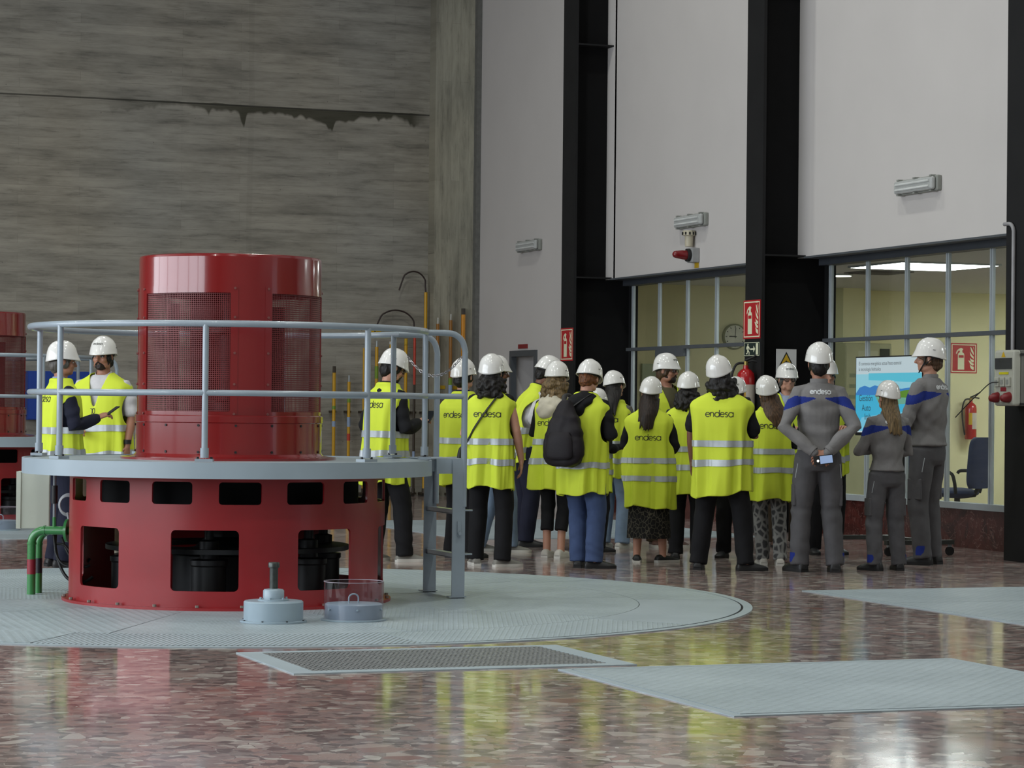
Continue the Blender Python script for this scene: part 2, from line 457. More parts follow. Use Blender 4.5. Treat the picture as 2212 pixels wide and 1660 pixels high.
def shoe(par, x, y, yaw, m, sole=None, side=1, boot=False):
    L = [(-.085, .030, .045), (-.07, .037, .085 if boot else .072), (-.03, .040, .11 if boot else .082), (.02, .041, .095 if boot else .072), (.07, .045, .066), (.12, .048, .052), (.16, .042, .042), (.185, .026, .030), (.192, .008, .018)]
    if boot: L = [(a, b*1.12, c*1.12) for a, b, c in L]
    L = catm(L, 3); rr = []
    for (yy, hw, hh) in L:
        ring = []
        for k in range(16):
            a = 2*PI*k/16; ca, sa = cos(a), sin(a)
            ring.append((hw*math.copysign(abs(ca)**.75, ca), yy, .022 + max(0, (hh-.022))*max(0, sa)**.9 if sa > 0 else .022 - .003*abs(sa)))
        rr.append(ring)
    o = MB().rings(rr).build('shoe', m, par)
    o.location = (x, y, 0); o.rotation_euler = (0, 0, yaw)
    q = MB(); out = [(hw*1.04, yy) for yy, hw, hh in L]; ring = [(a, b) for a, b in out] + [(-a, b) for a, b in reversed(out)]
    q.rings([[(a*.97, b, 0) for a, b in ring], [(a, b, .008) for a, b in ring], [(a, b, .026) for a, b in ring]])
    q.build('sole', sole or M_BLK, o)
    return o
def smoothhead(mb, T):
    A = lambda c, r, rx=0: mb.ell(T @ V(c), r, (T.to_3x3() @ Matrix.Rotation(rx, 3, 'X')))
    A((0, -.008, .125), (.076, .096, .094)); A((0, .028, .06), (.058, .062, .068)); A((0, .062, .02), (.028, .026, .024))
    A((0, .068, .125), (.055, .022, .018)); A((0, .06, .15), (.05, .03, .03))
    for s_ in (-1, 1):
        A((s_*.036, .058, .075), (.026, .028, .026)); A((s_*.079, -.002, .092), (.010, .020, .031)); A((s_*.045, .02, .03), (.02, .05, .03))
    mb.tube([T @ V((0, .082, .118)), T @ V((0, .098, .09)), T @ V((0, .107, .076))], [.008, .012, .014], 10, round_caps=True)
    A((0, .084, .047), (.020, .008, .005)); A((0, .081, .037), (.017, .009, .006))
def person(px, py, h, face, label, group=None, at=None, lean=0, hp=0, hy=0, hroll=0, arms=('hang', 'hang'), skin='fair',
           top=None, sleeve='long', jacket_hem=.92, torso_w=1.0, trousers=None, tw=1.08, feet=((-.11, 0, 10), (.11, 0, -12)), shoes=None, sole=None, boot=False, loose=.016,
           hairst='short', hairm=None, zend=.3, vestk=None, logo=False, strap=False, beard=None, glasses=False, eyes=False, tail=None,
           skirt=None, ankle=.062, htilt=0, extra=None, armtx=None, seed=0, blue=None, band=True, collar=None):
    loc = V(at) if at else onZ(px, py); loc.z = 0
    if vestk: torso_w = min(torso_w, (vestk.get('wc', .235) - .045)/.185)
    s = h/1.78; sp = Spine(lean)
    mb = MB()
    T = Matrix.Translation(sp((0, 0, 1.553))) @ Matrix.Rotation(R(hy), 4, 'Z') @ Matrix.Rotation(R(hroll), 4, 'Y') @ Matrix.Rotation(-R(hp), 4, 'X')
    smoothhead(mb, T)
    mb.tube([sp((0, -.012, 1.42)), sp((0, -.008, 1.50)), T @ V((0, -.012, .03)), T @ V((0, -.012, .08))], [.07, .055, .054, .054], 14)
    tr = [(.84, .15, .10), (.92, .17, .118), (1.0, .155, .108), (1.08, .142, .10), (1.2, .16, .112), (1.33, .178, .118), (1.42, .165, .10), (1.47, .11, .078), (1.50, .06, .055)]
    def torso(mb, k=0.0, z0=0, kw=1.0, ztop=9):
        C = [c for c in catm(tr, 4) if z0 <= c[0] <= ztop]
        mb.rings([[sp(((c[1]*kw+k)*cos(2*PI*i/24), (c[2]+k)*sin(2*PI*i/24), c[0])) for i in range(24)] for c in C])
    torso(mb, kw=torso_w)
    sh = []; armj = []
    for i, sx in ((0, -1), (1, 1)):
        S0 = sp((sx*.178*torso_w, -.005, 1.425)); am = arms[i]
        e, w, d = ARMS[am] if isinstance(am, str) else am
        E_ = sp((sx*e[0]*(.5+.5*torso_w), e[1], e[2])); W_ = sp((sx*w[0], w[1], w[2])); D_ = V((sx*d[0], d[1], d[2]))
        armj.append((S0, E_, W_, D_))
        mb.tube([sp((sx*.08, -.005, 1.445)), S0, S0.lerp(E_, .5), E_, E_.lerp(W_, .35), W_], [.034, .044, .045, .038, .040, .027], 14, round_caps=True)
        n_ = V((sx*.2, .3, 1)) if am != 'behind' else V((0, -1, .4))
        if am == 'hang' or am == 'pocket': n_ = V((sx, .2, 0))
        palm(mb, W_, D_, n_)
    legs = []
    for i, sx in ((0, -1), (1, 1)):
        fx, fy, fyaw = feet[i]; hip = V((sx*.088, 0, .90)); an = V((fx, fy - .01, .09))
        dd = an - hip; L = dd.length; bl = math.sqrt(max(0, .425**2 - (L/2)**2)) if L < .85 else 0
        fd = V((sin(-R(fyaw)*.45), cos(-R(fyaw)*.45), 0)); kn = (hip + an)/2 + fd*(min(bl, .03) + .012)
        legs.append((hip, kn, an, fyaw, fd))
        lk = .8 if trousers is not None else 1.0
        mb.tube([hip + V((0, 0, .02)), hip.lerp(kn, .4), kn, kn.lerp(an, .35) - fd*.02, an, an + V((0, 0, -.03))], [.082*lk, .075*lk, .052*lk, .052*lk, .036, .036], 14, round_caps=True)
        mb.ell(an + fd*.03 + V((0, 0, -.045)), (.026, .06, .022), Matrix.Rotation(R(fyaw), 3, 'Z'))
    me = remesh(mb, .0085, 2, 'person')
    # separate fingers, rooted inside the palms
    fb = MB()
    for i, sx in ((0, -1), (1, 1)):
        S0, E_, W_, D_ = armj[i]; am = arms[i]
        n_ = V((sx*.2, .3, 1)) if am != 'behind' else V((0, -1, .4))
        if am in ('hang', 'pocket'): n_ = V((sx, .2, 0))
        fingers(fb, W_, D_, n_, curl=.35 if am in ('hang',) else .6, side=-sx)
    bm = bmesh.new(); bm.from_mesh(me); fm = fb.mesh(); bm.from_mesh(fm); bm.to_mesh(me); bm.free(); bpy.data.meshes.remove(fm)
    root = mesh_obj(me, 'person', SKIN[skin]); root.location = loc; root.rotation_euler = (0, 0, -YAW - R(face)); root.scale = (s, s, s)
    tag(root, label=label, cat='person', group=group)
    if eyes:
        for sx in (-1, 1):
            o = MB().ell(T @ V((sx*.031, .0785, .100)), (.0125, .0085, .0048), T.to_3x3()).build('eye', M_EYEW, root)
            MB().ell(T @ V((sx*.031, .0858, .100)), (.005, .0025, .0046), T.to_3x3(), 10, 6).build('iris', M_EYEB, o)
            MB().tube([T @ V((sx*.014, .092, .117)), T @ V((sx*.032, .093, .123)), T @ V((sx*.050, .080, .118))], .0042, 6, round_caps=True).build('eyebrow', hairm or M_EYEB, root)
    # top garment
    if top is not None:
        g = MB(); k = loose
        torso(g, k, jacket_hem, torso_w, 1.5)
        g.tube([sp((0, -.012, 1.44)), sp((0, -.01, 1.495))], [.085, .066], 16)
        for i, sx in ((0, -1), (1, 1)):
            S0, E_, W_, D_ = armj[i]
            if sleeve == 'short': pts = [sp((sx*.08, -.005, 1.435)), S0 + V((0, 0, -.008)), S0.lerp(E_, .45), S0.lerp(E_, .8)]; rad = [.046, .058, .066, .070]
            elif sleeve == 'none': pts = [sp((sx*.08, -.005, 1.435)), S0]; rad = [.046, .054]
            else: pts = [sp((sx*.08, -.005, 1.435)), S0 + V((0, 0, -.006)), S0.lerp(E_, .5), E_, E_.lerp(W_, .4), E_.lerp(W_, .85), W_]; rad = [.046 if vestk else .06, .058 if vestk else .068, .062, .058, .055, .046, .040]
            g.tube(pts, rad, 16, round_caps=True)
        gm = remesh(g, .0058 if blue else .009, 4 if blue else 2, 'jacket')
        wrinkle(gm, .0075, seed + 3, (14, 14, 22), lambda a: 1 - .6*np.clip((a[:, 2]-1.3)/.15, 0, 1))
        nm = 'jacket' if sleeve == 'long' else 'shirt'
        mats = [top] + ([blue] if blue else [])
        jo = mesh_obj(gm, nm, mats, root)
        if blue:
            idx = [0]*len(gm.polygons)
            for p in gm.polygons:
                c = p.center; x = abs(c.x); zz = c.z - max(0, c.y)*0
                hi = 1.395 - max(0, .19 - x)*.10 + max(0, x-.2)*-.6; lo = 1.372 - (max(0, x - .04))*.38
                if .035 < x < .30 and lo < zz < hi and c.z > 1.18: idx[p.index] = 1
            gm.polygons.foreach_set('material_index', idx)
            for sx in (-1, 1):
                pass
            st, kk = word_strokes(width=.16); bv = bvh_of(gm); c = sp((0, 0, 1.425))
            decal('jacket_lettering', ribbons(st, .0085), (c.x, c.y - 1, c.z), (1, 0, 0), (0, 0, 1), (0, 1, 0), bv, M_INKW, jo, .003)
            for i in (0, 1):
                S0, E_, W_, D_ = armj[i]; q = E_.lerp(W_, .9); MB().tube([q, W_], [.047, .045], 16).build('cuff', top, jo)
        c_ = MB(); rr = []
        for zz, ra in ((1.475, .072), (1.528, .071), (1.533, .067), (1.48, .064)):
            rr.append([sp((ra*cos(2*PI*i/24)*1.0, ra*.95*sin(2*PI*i/24) - .008, zz - .040*max(0, sin(2*PI*i/24)))) for i in range(24)])
        c_.rings(rr, caps=False); c_.build('collar', collar or top, jo)
    # trousers or skirt
    if trousers is not None:
        g = MB(); g.rings([[V(((a+.0)*cos(2*PI*i/24), b*sin(2*PI*i/24), z)) for i in range(24)] for z, a, b in ((1.06, .150, .112), (.96, .168, .122), (.90, .178, .128), (.84, .172, .122), (.80, .15, .10))])
        for hip, kn, an, yaw, fd in legs:
            low = an + V((0, 0, ankle - .10)) - fd*.005
            g.tube([hip + V((0, 0, .03)), hip.lerp(kn, .45), kn, kn.lerp(low, .5), low.lerp(kn, .1), low], [.095*tw**.5, .090*tw, .077*tw, .072*tw, .069*tw, .070*tw], 18)
        gm = remesh(g, .010, 2, 'trousers')
        wrinkle(gm, .004, seed + 9, (16, 16, 22), lambda a: .35 + .65*np.exp(-((a[:, 2]-.46)/.12)**2) + .8*np.exp(-((a[:, 2]-.14)/.08)**2))
        to = mesh_obj(gm, 'trousers', trousers, root)
        if extra == 'worker':
            for i, sx in ((0, -1), (1, 1)):
                hip, kn, an, yaw, fd = legs[i]; c = hip.lerp(kn, .72) + V((sx*.085, 0, 0))
                q = MB().box(-.014, -.062, -.085, .014, .062, .085); q.xform(Matrix.Translation(c - V((sx*.012, 0, 0)))); q.build('thigh_pocket', trousers, to, smooth=False, bev=.008)
                a_ = hip.lerp(kn, .1) + V((sx*.075, -.062, 0)); b_ = hip.lerp(kn, .38) + V((sx*.082, -.055, 0))
                MB().tube([a_, b_], .0035, 6).build('piping', M_BAND, to)
                a_ = kn.lerp(an, .95); MB().tube([a_ + V((sx*.048, -.035, .055)), a_ + V((sx*.036, -.05, -.02))], .004, 6).build('piping', M_BAND, to)
                bp = MB().tube([a_ + V((sx*.02, -.005, .045)), a_ + V((sx*.02, -.005, -.03))], [.054, .056], 16); bp.build('ankle_panel', blue, to)
    if skirt is not None:
        n = 64; rr = []
        for z, a, b in catm([(.24, .215, .155), (.5, .20, .145), (.75, .18, .132), (.95, .16, .12), (1.02, .15, .11)], 5):
            rr.append([((a*(1 + .035*sin(9*2*PI*i/n + 1.5*sin(z*4))*(1.02-z)))*cos(2*PI*i/n), b*(1 + .035*sin(7*2*PI*i/n))*sin(2*PI*i/n), z) for i in range(n)])
        MB().rings(rr, caps=False).build('skirt', skirt, root)
    for i, sx in ((0, -1), (1, 1)):
        hip, kn, an, yaw, fd = legs[i]
        shoe(root, an.x + fd.x*.005, an.y + fd.y*.005, R(yaw), shoes or M_BLK, sole, boot=boot)
    if vestk is not None: vest(root, sp, seed=seed, **vestk)
    HT = T @ Matrix.Translation((0, -.006, .142)) @ Matrix.Rotation(R(4), 4, 'X') @ Matrix.Rotation(-R(htilt), 4, 'X')
    ho = helmet(root, HT, logo, strap, band)
    if hairst: hair(root, T, hairst, hairm, zend, seed)
    if beard:
        b = MB(); b.ell((0, .036, .026), (.055, .057, .040)); b.ell((0, .066, .012), (.029, .026, .024)); b.ell((0, .072, .034), (.028, .019, .014))
        for sx in (-1, 1): b.tube([(sx*.066, .008, .09), (sx*.060, .02, .05), (sx*.045, .045, .022)], [.008, .011, .014], 8)
        b.tube([(-.026, .084, .040), (0, .095, .0585), (.026, .084, .040)], [.0075, .008, .0075], 8)
        bm_ = remesh(b, .005, 1); wrinkle(bm_, .0015, seed, (120, 120, 120)); o = mesh_obj(bm_, 'beard', beard, root); o.matrix_local = T
    if glasses:
        g = MB()
        for sx in (-1, 1):
            g.tube([(sx*.033 + .023*cos(2*PI*i/20), .095, .100 + .016*sin(2*PI*i/20)) for i in range(20)], .0028, 6, closed=True)
            g.tube([(sx*.056, .092, .103), (sx*.078, .06, .104), (sx*.082, -.01, .10)], .0025, 6)
        g.tube([(-.011, .097, .102), (.011, .097, .102)], .0025, 6)
        go = g.build('glasses', M_BLK, root); go.matrix_local = T
        l_ = MB()
        for sx in (-1, 1): l_.poly([(sx*.033 + .021*cos(2*PI*i/16), .094, .100 + .015*sin(2*PI*i/16)) for i in range(16)])
        l_.build('lens', mat_glass('eyeglass_lens'), go)
    root['_sp'] = 0; del root['_sp']
    return root, sp, T, armj
def mat_glass(name, col=(.95, .98, 1, 1), rough=0.02, ior=1.45, alpha=None):
    if name in MATS: return MATS[name]
    m = bpy.data.materials.new(name); m.use_nodes = True; t = m.node_tree; t.nodes.clear()
    o = t.nodes.new('ShaderNodeOutputMaterial'); tr = t.nodes.new('ShaderNodeBsdfTransparent'); gl = t.nodes.new('ShaderNodeBsdfGlossy')
    fr = t.nodes.new('ShaderNodeFresnel'); mx = t.nodes.new('ShaderNodeMixShader')
    tr.inputs[0].default_value = col; gl.inputs['Roughness'].default_value = rough; fr.inputs[0].default_value = ior
    ge = t.nodes.new('ShaderNodeNewGeometry')
    dp = t.nodes.new('ShaderNodeVectorMath'); dp.operation = 'DOT_PRODUCT'; t.links.new(ge.outputs['Incoming'], dp.inputs[0]); t.links.new(ge.outputs['Normal'], dp.inputs[1])
    def mth(op, a, b):
        q = t.nodes.new('ShaderNodeMath'); q.operation = op
        for i, v in enumerate((a, b)):
            if hasattr(v, 'links'): t.links.new(v, q.inputs[i])
            else: q.inputs[i].default_value = v
        return q.outputs[0]
    k = mth('ADD', mth('MULTIPLY', mth('POWER', mth('SUBTRACT', 1.0, mth('ABSOLUTE', dp.outputs['Value'], 0)), 5.0), .95), .05); t.nodes.remove(fr)
    t.links.new(k, mx.inputs[0]); t.links.new(tr.outputs[0], mx.inputs[1]); t.links.new(gl.outputs[0], mx.inputs[2]); t.links.new(mx.outputs[0], o.inputs[0])
    MATS[name] = m; return m
# ------------------------------------------------------------ setting materials
def m_floor():
    t = NT('terrazzo_floor'); v = t.coord()
    nz = t.n('ShaderNodeTexNoise', Scale=3.0, Detail=2.0); t.l(v, nz.inputs['Vector'])
    w = t.mix(v, nz.outputs['Color'], .035)
    vo = t.n('ShaderNodeTexVoronoi', Scale=17.0, Randomness=1.0); t.l(w, vo.inputs['Vector'])
    ed = t.n('ShaderNodeTexVoronoi', Scale=17.0, Randomness=1.0, _feature='DISTANCE_TO_EDGE'); t.l(w, ed.inputs['Vector'])
    sp = t.n('ShaderNodeSeparateColor'); t.l(vo.outputs['Color'], sp.inputs[0])
    c1 = t.ramp(sp.outputs[0], [(0, rgb(122, 108, 106)), (.22, rgb(154, 135, 131)), (.42, rgb(170, 146, 140)), (.60, rgb(150, 136, 132)), (.74, rgb(182, 168, 162)), (.85, rgb(170, 142, 134)), (.92, rgb(200, 192, 184))])
    c1.node.color_ramp.interpolation = 'CONSTANT'
    vein = t.noise(v, 30, 5, .65); c2 = t.mix(c1, t.ramp(vein, [(.3, (.55, .55, .55, 1)), (.7, (1.2, 1.2, 1.2, 1))]), .55, 'MULTIPLY')
    vo2 = t.n('ShaderNodeTexVoronoi', Scale=42.0); t.l(w, vo2.inputs['Vector']); s2 = t.n('ShaderNodeSeparateColor'); t.l(vo2.outputs['Color'], s2.inputs[0])
    small = t.ramp(s2.outputs[0], [(0, rgb(104, 92, 90)), (.5, rgb(138, 124, 120)), (.8, rgb(170, 160, 154))])
    e = t.ramp(ed.outputs['Distance'], [(.012, (1, 1, 1, 1)), (.05, (0, 0, 0, 1))])
    c3 = t.mix(c2, small, e)
    v3 = t.n('ShaderNodeTexVoronoi', Scale=8.0, Randomness=1.0); t.l(w, v3.inputs['Vector']); s3 = t.n('ShaderNodeSeparateColor'); t.l(v3.outputs['Color'], s3.inputs[0])
    c3 = t.mix(c3, t.mix(rgb(196, 186, 178), rgb(150, 112, 106), s3.outputs[1]), t.math('MULTIPLY', t.math('GREATER_THAN', s3.outputs[0], .90), .85))
    big = t.noise(v, .45, 2); c4 = t.mix(c3, t.ramp(big, [(.35, (.78, .78, .78, 1)), (.7, (1.1, 1.1, 1.1, 1))]), 1.0, 'MULTIPLY')
    t.l(c4, t.b.inputs['Base Color'])
    t.l(t.ramp(t.noise(v, 1.2, 3), [(.3, (.07, .07, .07, 1)), (.75, (.16, .16, .16, 1))]), t.b.inputs['Roughness'])
    t.set(Specular_IOR_Level=.55); t.bump(t.noise(v, 2.2, 2), .06, .02); return t.m
def m_concrete(name, plank=True, tint=(155, 152, 143)):
    t = NT(name)
    tc = t.n('ShaderNodeTexCoord'); se = t.n('ShaderNodeSeparateXYZ'); t.l(tc.outputs['Object'], se.inputs[0])
    cb = t.n('ShaderNodeCombineXYZ')
    if plank: t.l(se.outputs[0], cb.inputs[0]); t.l(se.outputs[2], cb.inputs[1])
    else: t.l(se.outputs[2], cb.inputs[0]); t.l(se.outputs[0], cb.inputs[1])
    v = cb.outputs[0]
    br = t.n('ShaderNodeTexBrick', Scale=1.0, Mortar_Size=.0035, Mortar_Smooth=.6, Bias=0.0); br.inputs['Brick Width'].default_value = 2.3; br.inputs['Row Height'].default_value = .135
    br.inputs['Color1'].default_value = (.90, .90, .90, 1); br.inputs['Color2'].default_value = (1.06, 1.06, 1.06, 1); br.inputs['Mortar'].default_value = (.82, .82, .82, 1); br.offset = .37
    t.l(v, br.inputs['Vector'])
    mp = t.n('ShaderNodeMapping'); mp.inputs['Scale'].default_value = (1.0, 7.5, 1); t.l(v, mp.inputs[0])
    st = t.noise(mp.outputs[0], 1.5, 8, .68)
    mp2 = t.n('ShaderNodeMapping'); mp2.inputs['Scale'].default_value = (1.6, 26, 1); t.l(v, mp2.inputs[0]); st2 = t.noise(mp2.outputs[0], 1.4, 5, .65)
    big = t.noise(v, .35, 3)
    warm = t.ramp(big, [(.35, rgb(*tint)), (.65, rgb(tint[0]*1.02, tint[1]*1.0, tint[2]*.97))])
    c = t.mix(warm, br.outputs[0], 1.0, 'MULTIPLY')
    c = t.mix(c, t.ramp(st, [(.28, (.5, .5, .5, 1)), (.46, (.92, .92, .92, 1)), (.75, (1.2, 1.2, 1.2, 1))]), .95, 'MULTIPLY')
    c = t.mix(c, t.ramp(st2, [(.28, (.68, .68, .68, 1)), (.42, (1, 1, 1, 1))]), .75, 'MULTIPLY')
    mp9 = t.n('ShaderNodeMapping'); mp9.inputs['Scale'].default_value = (.8, 3.2, 1); t.l(v, mp9.inputs[0])
    c = t.mix(c, t.ramp(t.noise(mp9.outputs[0], .9, 5, .6), [(.36, (.72, .72, .72, 1)), (.52, (1, 1, 1, 1)), (.7, (1.1, 1.1, 1.1, 1))]), .85, 'MULTIPLY')
    pits = t.n('ShaderNodeTexVoronoi', Scale=5.5); t.l(v, pits.inputs['Vector'])
    c = t.mix(c, t.ramp(pits.outputs['Distance'], [(.03, (.5, .5, .5, 1)), (.06, (1, 1, 1, 1))]), .7, 'MULTIPLY')
    if plank:
        wob = t.math('MULTIPLY', t.math('SUBTRACT', t.noise(v, 1.1, 4), .5), .10)
        z = t.math('SUBTRACT', t.math('ADD', se.outputs[2], wob), 5.56)
        # damp stain hanging under the pour joint, with drips
        mp3 = t.n('ShaderNodeMapping'); mp3.inputs['Scale'].default_value = (7, .35, 1); t.l(v, mp3.inputs[0])
        dr = t.math('ADD', t.math('MULTIPLY', t.math('POWER', t.noise(v, .9, 3), 3.0), .75), t.math('MULTIPLY', t.math('POWER', t.noise(mp3.outputs[0], .55, 2), 8.0), 5.0))
        low = t.math('MULTIPLY', dr, -1.0); inside = t.math('MULTIPLY', t.math('LESS_THAN', z, 0.02), t.math('MINIMUM', t.math('MAXIMUM', t.math('MULTIPLY', t.math('SUBTRACT', z, low), 22.0), 0.0), 1.0))
        xm = t.ramp(t.math('DIVIDE', se.outputs[0], 14.0), [(.40, (.15, .15, .15, 1)), (.52, (.15, .15, .15, 1)), (.60, (.8, .8, .8, 1)), (.66, (1, 1, 1, 1)), (.84, (1, 1, 1, 1)), (.86, (0, 0, 0, 1))])
        c = t.mix(c, rgb(50, 49, 34), t.math('MULTIPLY', t.math('MULTIPLY', inside, xm), .85))
        zz = t.math('ABSOLUTE', t.math('SUBTRACT', se.outputs[2], t.math('ADD', 5.57, t.math('MULTIPLY', wob, .15))))
        c = t.mix(c, rgb(48, 47, 42), t.math('MULTIPLY', t.math('LESS_THAN', zz, .011), .75))
        # vertical construction joint
        jx = t.math('ABSOLUTE', t.math('SUBTRACT', se.outputs[0], t.math('ADD', 9.35, t.math('MULTIPLY', wob, .8))))
        c = t.mix(c, rgb(62, 60, 56), t.math('MULTIPLY', t.math('LESS_THAN', jx, .04), .08))
    t.l(c, t.b.inputs['Base Color']); t.set(Roughness=.88, Specular_IOR_Level=.3)
    t.bump(t.math('ADD', st, t.math('MULTIPLY', br.outputs[1], -.6)), .35, .012); return t.m
def m_marble():
    t = NT('dark_red_marble'); v = t.coord((1, 1, 1)); nz = t.n('ShaderNodeTexNoise', Scale=2.0, Detail=6.0, Distortion=1.6); t.l(v, nz.inputs['Vector'])
    c = t.ramp(nz.outputs[0], [(.35, rgb(58, 30, 28)), (.5, rgb(84, 44, 40)), (.62, rgb(66, 36, 33))])
    n2 = t.n('ShaderNodeTexNoise', Scale=3.2, Detail=4.0, Distortion=2.5); t.l(v, n2.inputs['Vector'])
    vn = t.ramp(n2.outputs[0], [(.492, (0, 0, 0, 1)), (.5, (1, 1, 1, 1)), (.508, (0, 0, 0, 1))])
    t.l(t.mix(c, rgb(150, 120, 112), t.math('MULTIPLY', vn, .6)), t.b.inputs['Base Color']); t.set(Roughness=.22); return t.m
def m_tread():
    t = NT('grey_tread_plate'); tc = t.n('ShaderNodeTexCoord'); se = t.n('ShaderNodeSeparateXYZ'); t.l(tc.outputs['Object'], se.inputs[0])
    a = t.math('ADD', se.outputs[0], se.outputs[1]); b = t.math('SUBTRACT', se.outputs[0], se.outputs[1])
    s1 = t.math('SINE', t.math('MULTIPLY', a, 150.0)); s2 = t.math('SINE', t.math('MULTIPLY', b, 75.0))
    h = t.math('MULTIPLY', t.math('MAXIMUM', s1, 0.0), t.math('MAXIMUM', t.math('ADD', s2, .35), 0.0))
    nz = t.noise(tc.outputs['Object'], 1.3, 4); n2 = t.noise(tc.outputs['Object'], 30, 3)
    c = t.ramp(nz, [(.3, rgb(146, 159, 165)), (.7, rgb(164, 177, 183))])
    c = t.mix(c, t.ramp(n2, [(.3, (.82, .82, .8, 1)), (.55, (1, 1, 1, 1))]), .6, 'MULTIPLY')
    t.l(c, t.b.inputs['Base Color']); t.set(Roughness=.42, Specular_IOR_Level=.5)
    t.bump(h, .8, .005); return t.m
def m_rib():
    t = NT('grey_ribbed_plate'); tc = t.n('ShaderNodeTexCoord'); se = t.n('ShaderNodeSeparateXYZ'); t.l(tc.outputs['Object'], se.inputs[0])
    h = t.math('SINE', t.math('MULTIPLY', t.math('ADD', se.outputs[1], t.math('MULTIPLY', se.outputs[0], .25)), 200.0))
    t.l(t.ramp(t.noise(tc.outputs['Object'], 1.3, 4), [(.3, rgb(150, 163, 169)), (.7, rgb(166, 179, 185))]), t.b.inputs['Base Color']); t.set(Roughness=.42); t.bump(h, 1.0, .006); return t.m
RIB = m_rib()
FLOOR = m_floor(); FLATP = mat('flat_plate_paint', rgb(152, 165, 171), .45, var=.05, sc=3); CONC = m_concrete('board_formed_concrete'); CONC2 = m_concrete('pilaster_concrete', False, (156, 153, 139)); MARBLE = m_marble(); TREAD = m_tread()
PLASTER = mat('white_painted_plaster', rgb(198, 193, 190), .75, var=.02, sc=1.2, bump=.05, bsc=25)
BLACKST = mat('black_painted_steel', rgb(30, 30, 31), .6, var=.1, sc=3, spec=.2)
BLACKDK = mat('black_steel_web', rgb(17, 17, 18), .75, var=.1, sc=3, spec=.15)
RED = mat('red_machine_paint', rgb(124, 24, 26), .2, var=.05, sc=2, coat=.6)
REDDRUM = mat('red_drum_paint', rgb(142, 28, 33), .36, var=.08, sc=3, coat=.15)
REDM = mat('dark_red_mesh', rgb(112, 36, 38), .5, var=.06)
GREYP = mat('blue_grey_rail_paint', rgb(146, 158, 168), .3, var=.04, sc=8, coat=.3)
PLATP = mat('blue_grey_platform_paint', rgb(150, 163, 172), .38, var=.04, sc=4)
STEELD = mat('dark_machine_steel', rgb(30, 31, 33), .5, .3, var=.2, sc=10)
ALU = mat('window_aluminium', rgb(176, 184, 188), .35, .2, var=.03)
FRAMEG = mat('grey_window_frame', rgb(78, 82, 86), .5, var=.05)
GLASS = mat_glass('window_glass', (.93, .96, .93, 1), .01)
YWALL = mat('yellow_office_wall', rgb(220, 215, 174), .8, var=.03, sc=1.5)
OCEIL = mat('office_ceiling_white', rgb(190, 190, 184), .8, var=.02)
SIGNRED = mat('sign_red', rgb(176, 26, 34), .45, var=.02); SIGNW = mat('sign_cream', rgb(222, 222, 190), .45, var=.02)
def struct(mb, name, m, parent=None, **k): return mb.build(name, m, parent, smooth=False, kind=('structure' if parent is None else None), **k)

XW, XG, XC = 12.44, 12.70, 11.93     # plaster face, glazing plane, column flange face
struct(B(-8, -8, -.3, 24, 36.6, 0), 'floor', FLOOR)
struct(B(-8, 36.0, 0, 16, 36.6, 13), 'wall_back', CONC)
struct(B(12.04, 35.73, 0, 14, 36.0, 13), 'trim_1', CONC2)
wl = MB(); wl.box(-8.3, -8, 0, -8, 36.6, 1.2); wl.box(-8.3, -8, 7.2, -8, 36.6, 13); wl.box(-8.3, 25.5, 1.2, -8, 36.6, 7.2); wl.box(-8.3, -8, 1.2, -8, 4.5, 7.2); struct(wl, 'wall_left', CONC)
wf = thing('window_1', (-8.1, 15, 1.2)); wf['kind'] = 'structure'
q = MB()
for k in range(-3, 4): q.box(-.06, k*3.5 - .09, 0, .06, k*3.5 + .09, 6.0)
q.box(-.06, -10.5, 2.9, .06, 10.5, 3.05); q.build('window_frame', FRAMEG, wf, smooth=False)
struct(B(-8.3, -8.3, 0, 24, -8, 13), 'wall_front', PLASTER)
struct(B(-8.3, -8.3, 13, 24, 36.6, 13.3), 'ceiling', mat('ceiling_grey', rgb(120, 120, 118), .85, var=.05))
# right wall: plaster above the glazing, full height in the last bay
wr = MB(); wr.box(XW, -8, 2.915, XW + .35, 29.9, 13); wr.box(XW, 30.3, 0, XW + .35, 33.0 - .44, 13); wr.box(XW, 33.52, 0, XW + .35, 34.9, 13); wr.box(XW, 32.56, 2.05, XW + .35, 33.52, 13); wr.box(XW, 29.85, 2.915, XW+.35, 30.35, 13)
struct(wr, 'wall_right', PLASTER)
struct(B(XW - .07, 34.86, 0, XW + .04, 34.97, 13), 'trim_2', mat('corner_trim_grey', rgb(104, 104, 100), .6, var=.15, sc=14))
# door to the side passage
d = thing('door_1', (XW, 33.04, 0)); d['kind'] = 'structure'
q = MB(); q.box(-.03, -.52, 0, .05, -.45, 2.08); q.box(-.03, .42, 0, .05, .49, 2.08); q.box(-.03, -.45, 2.0, .05, .42, 2.08); q.build('door_frame', FRAMEG, d, smooth=False)
q = MB(); q.box(.18, -.45, 0, .22, .1, 2.0); q.build('door_leaf', mat('grey_steel_door', rgb(88, 88, 84), .6, var=.08), d, smooth=False)
struct(B(XW + .35, 32.4, 0, 15.0, 32.5, 2.2), 'wall_passage_near', mat('passage_dark', rgb(40, 40, 38), .9)); struct(B(XW + .35, 34.2, 0, 15.0, 34.3, 2.2), 'wall_passage_far', MATS['passage_dark'])
tag(B(XW - .012, 32.89, 2.105, XW, 33.24, 2.165).build('sign', mat('dull_red_plate', rgb(130, 34, 38), .5), smooth=False), label='small dark red plate on the white wall above the grey doorway', cat='sign')

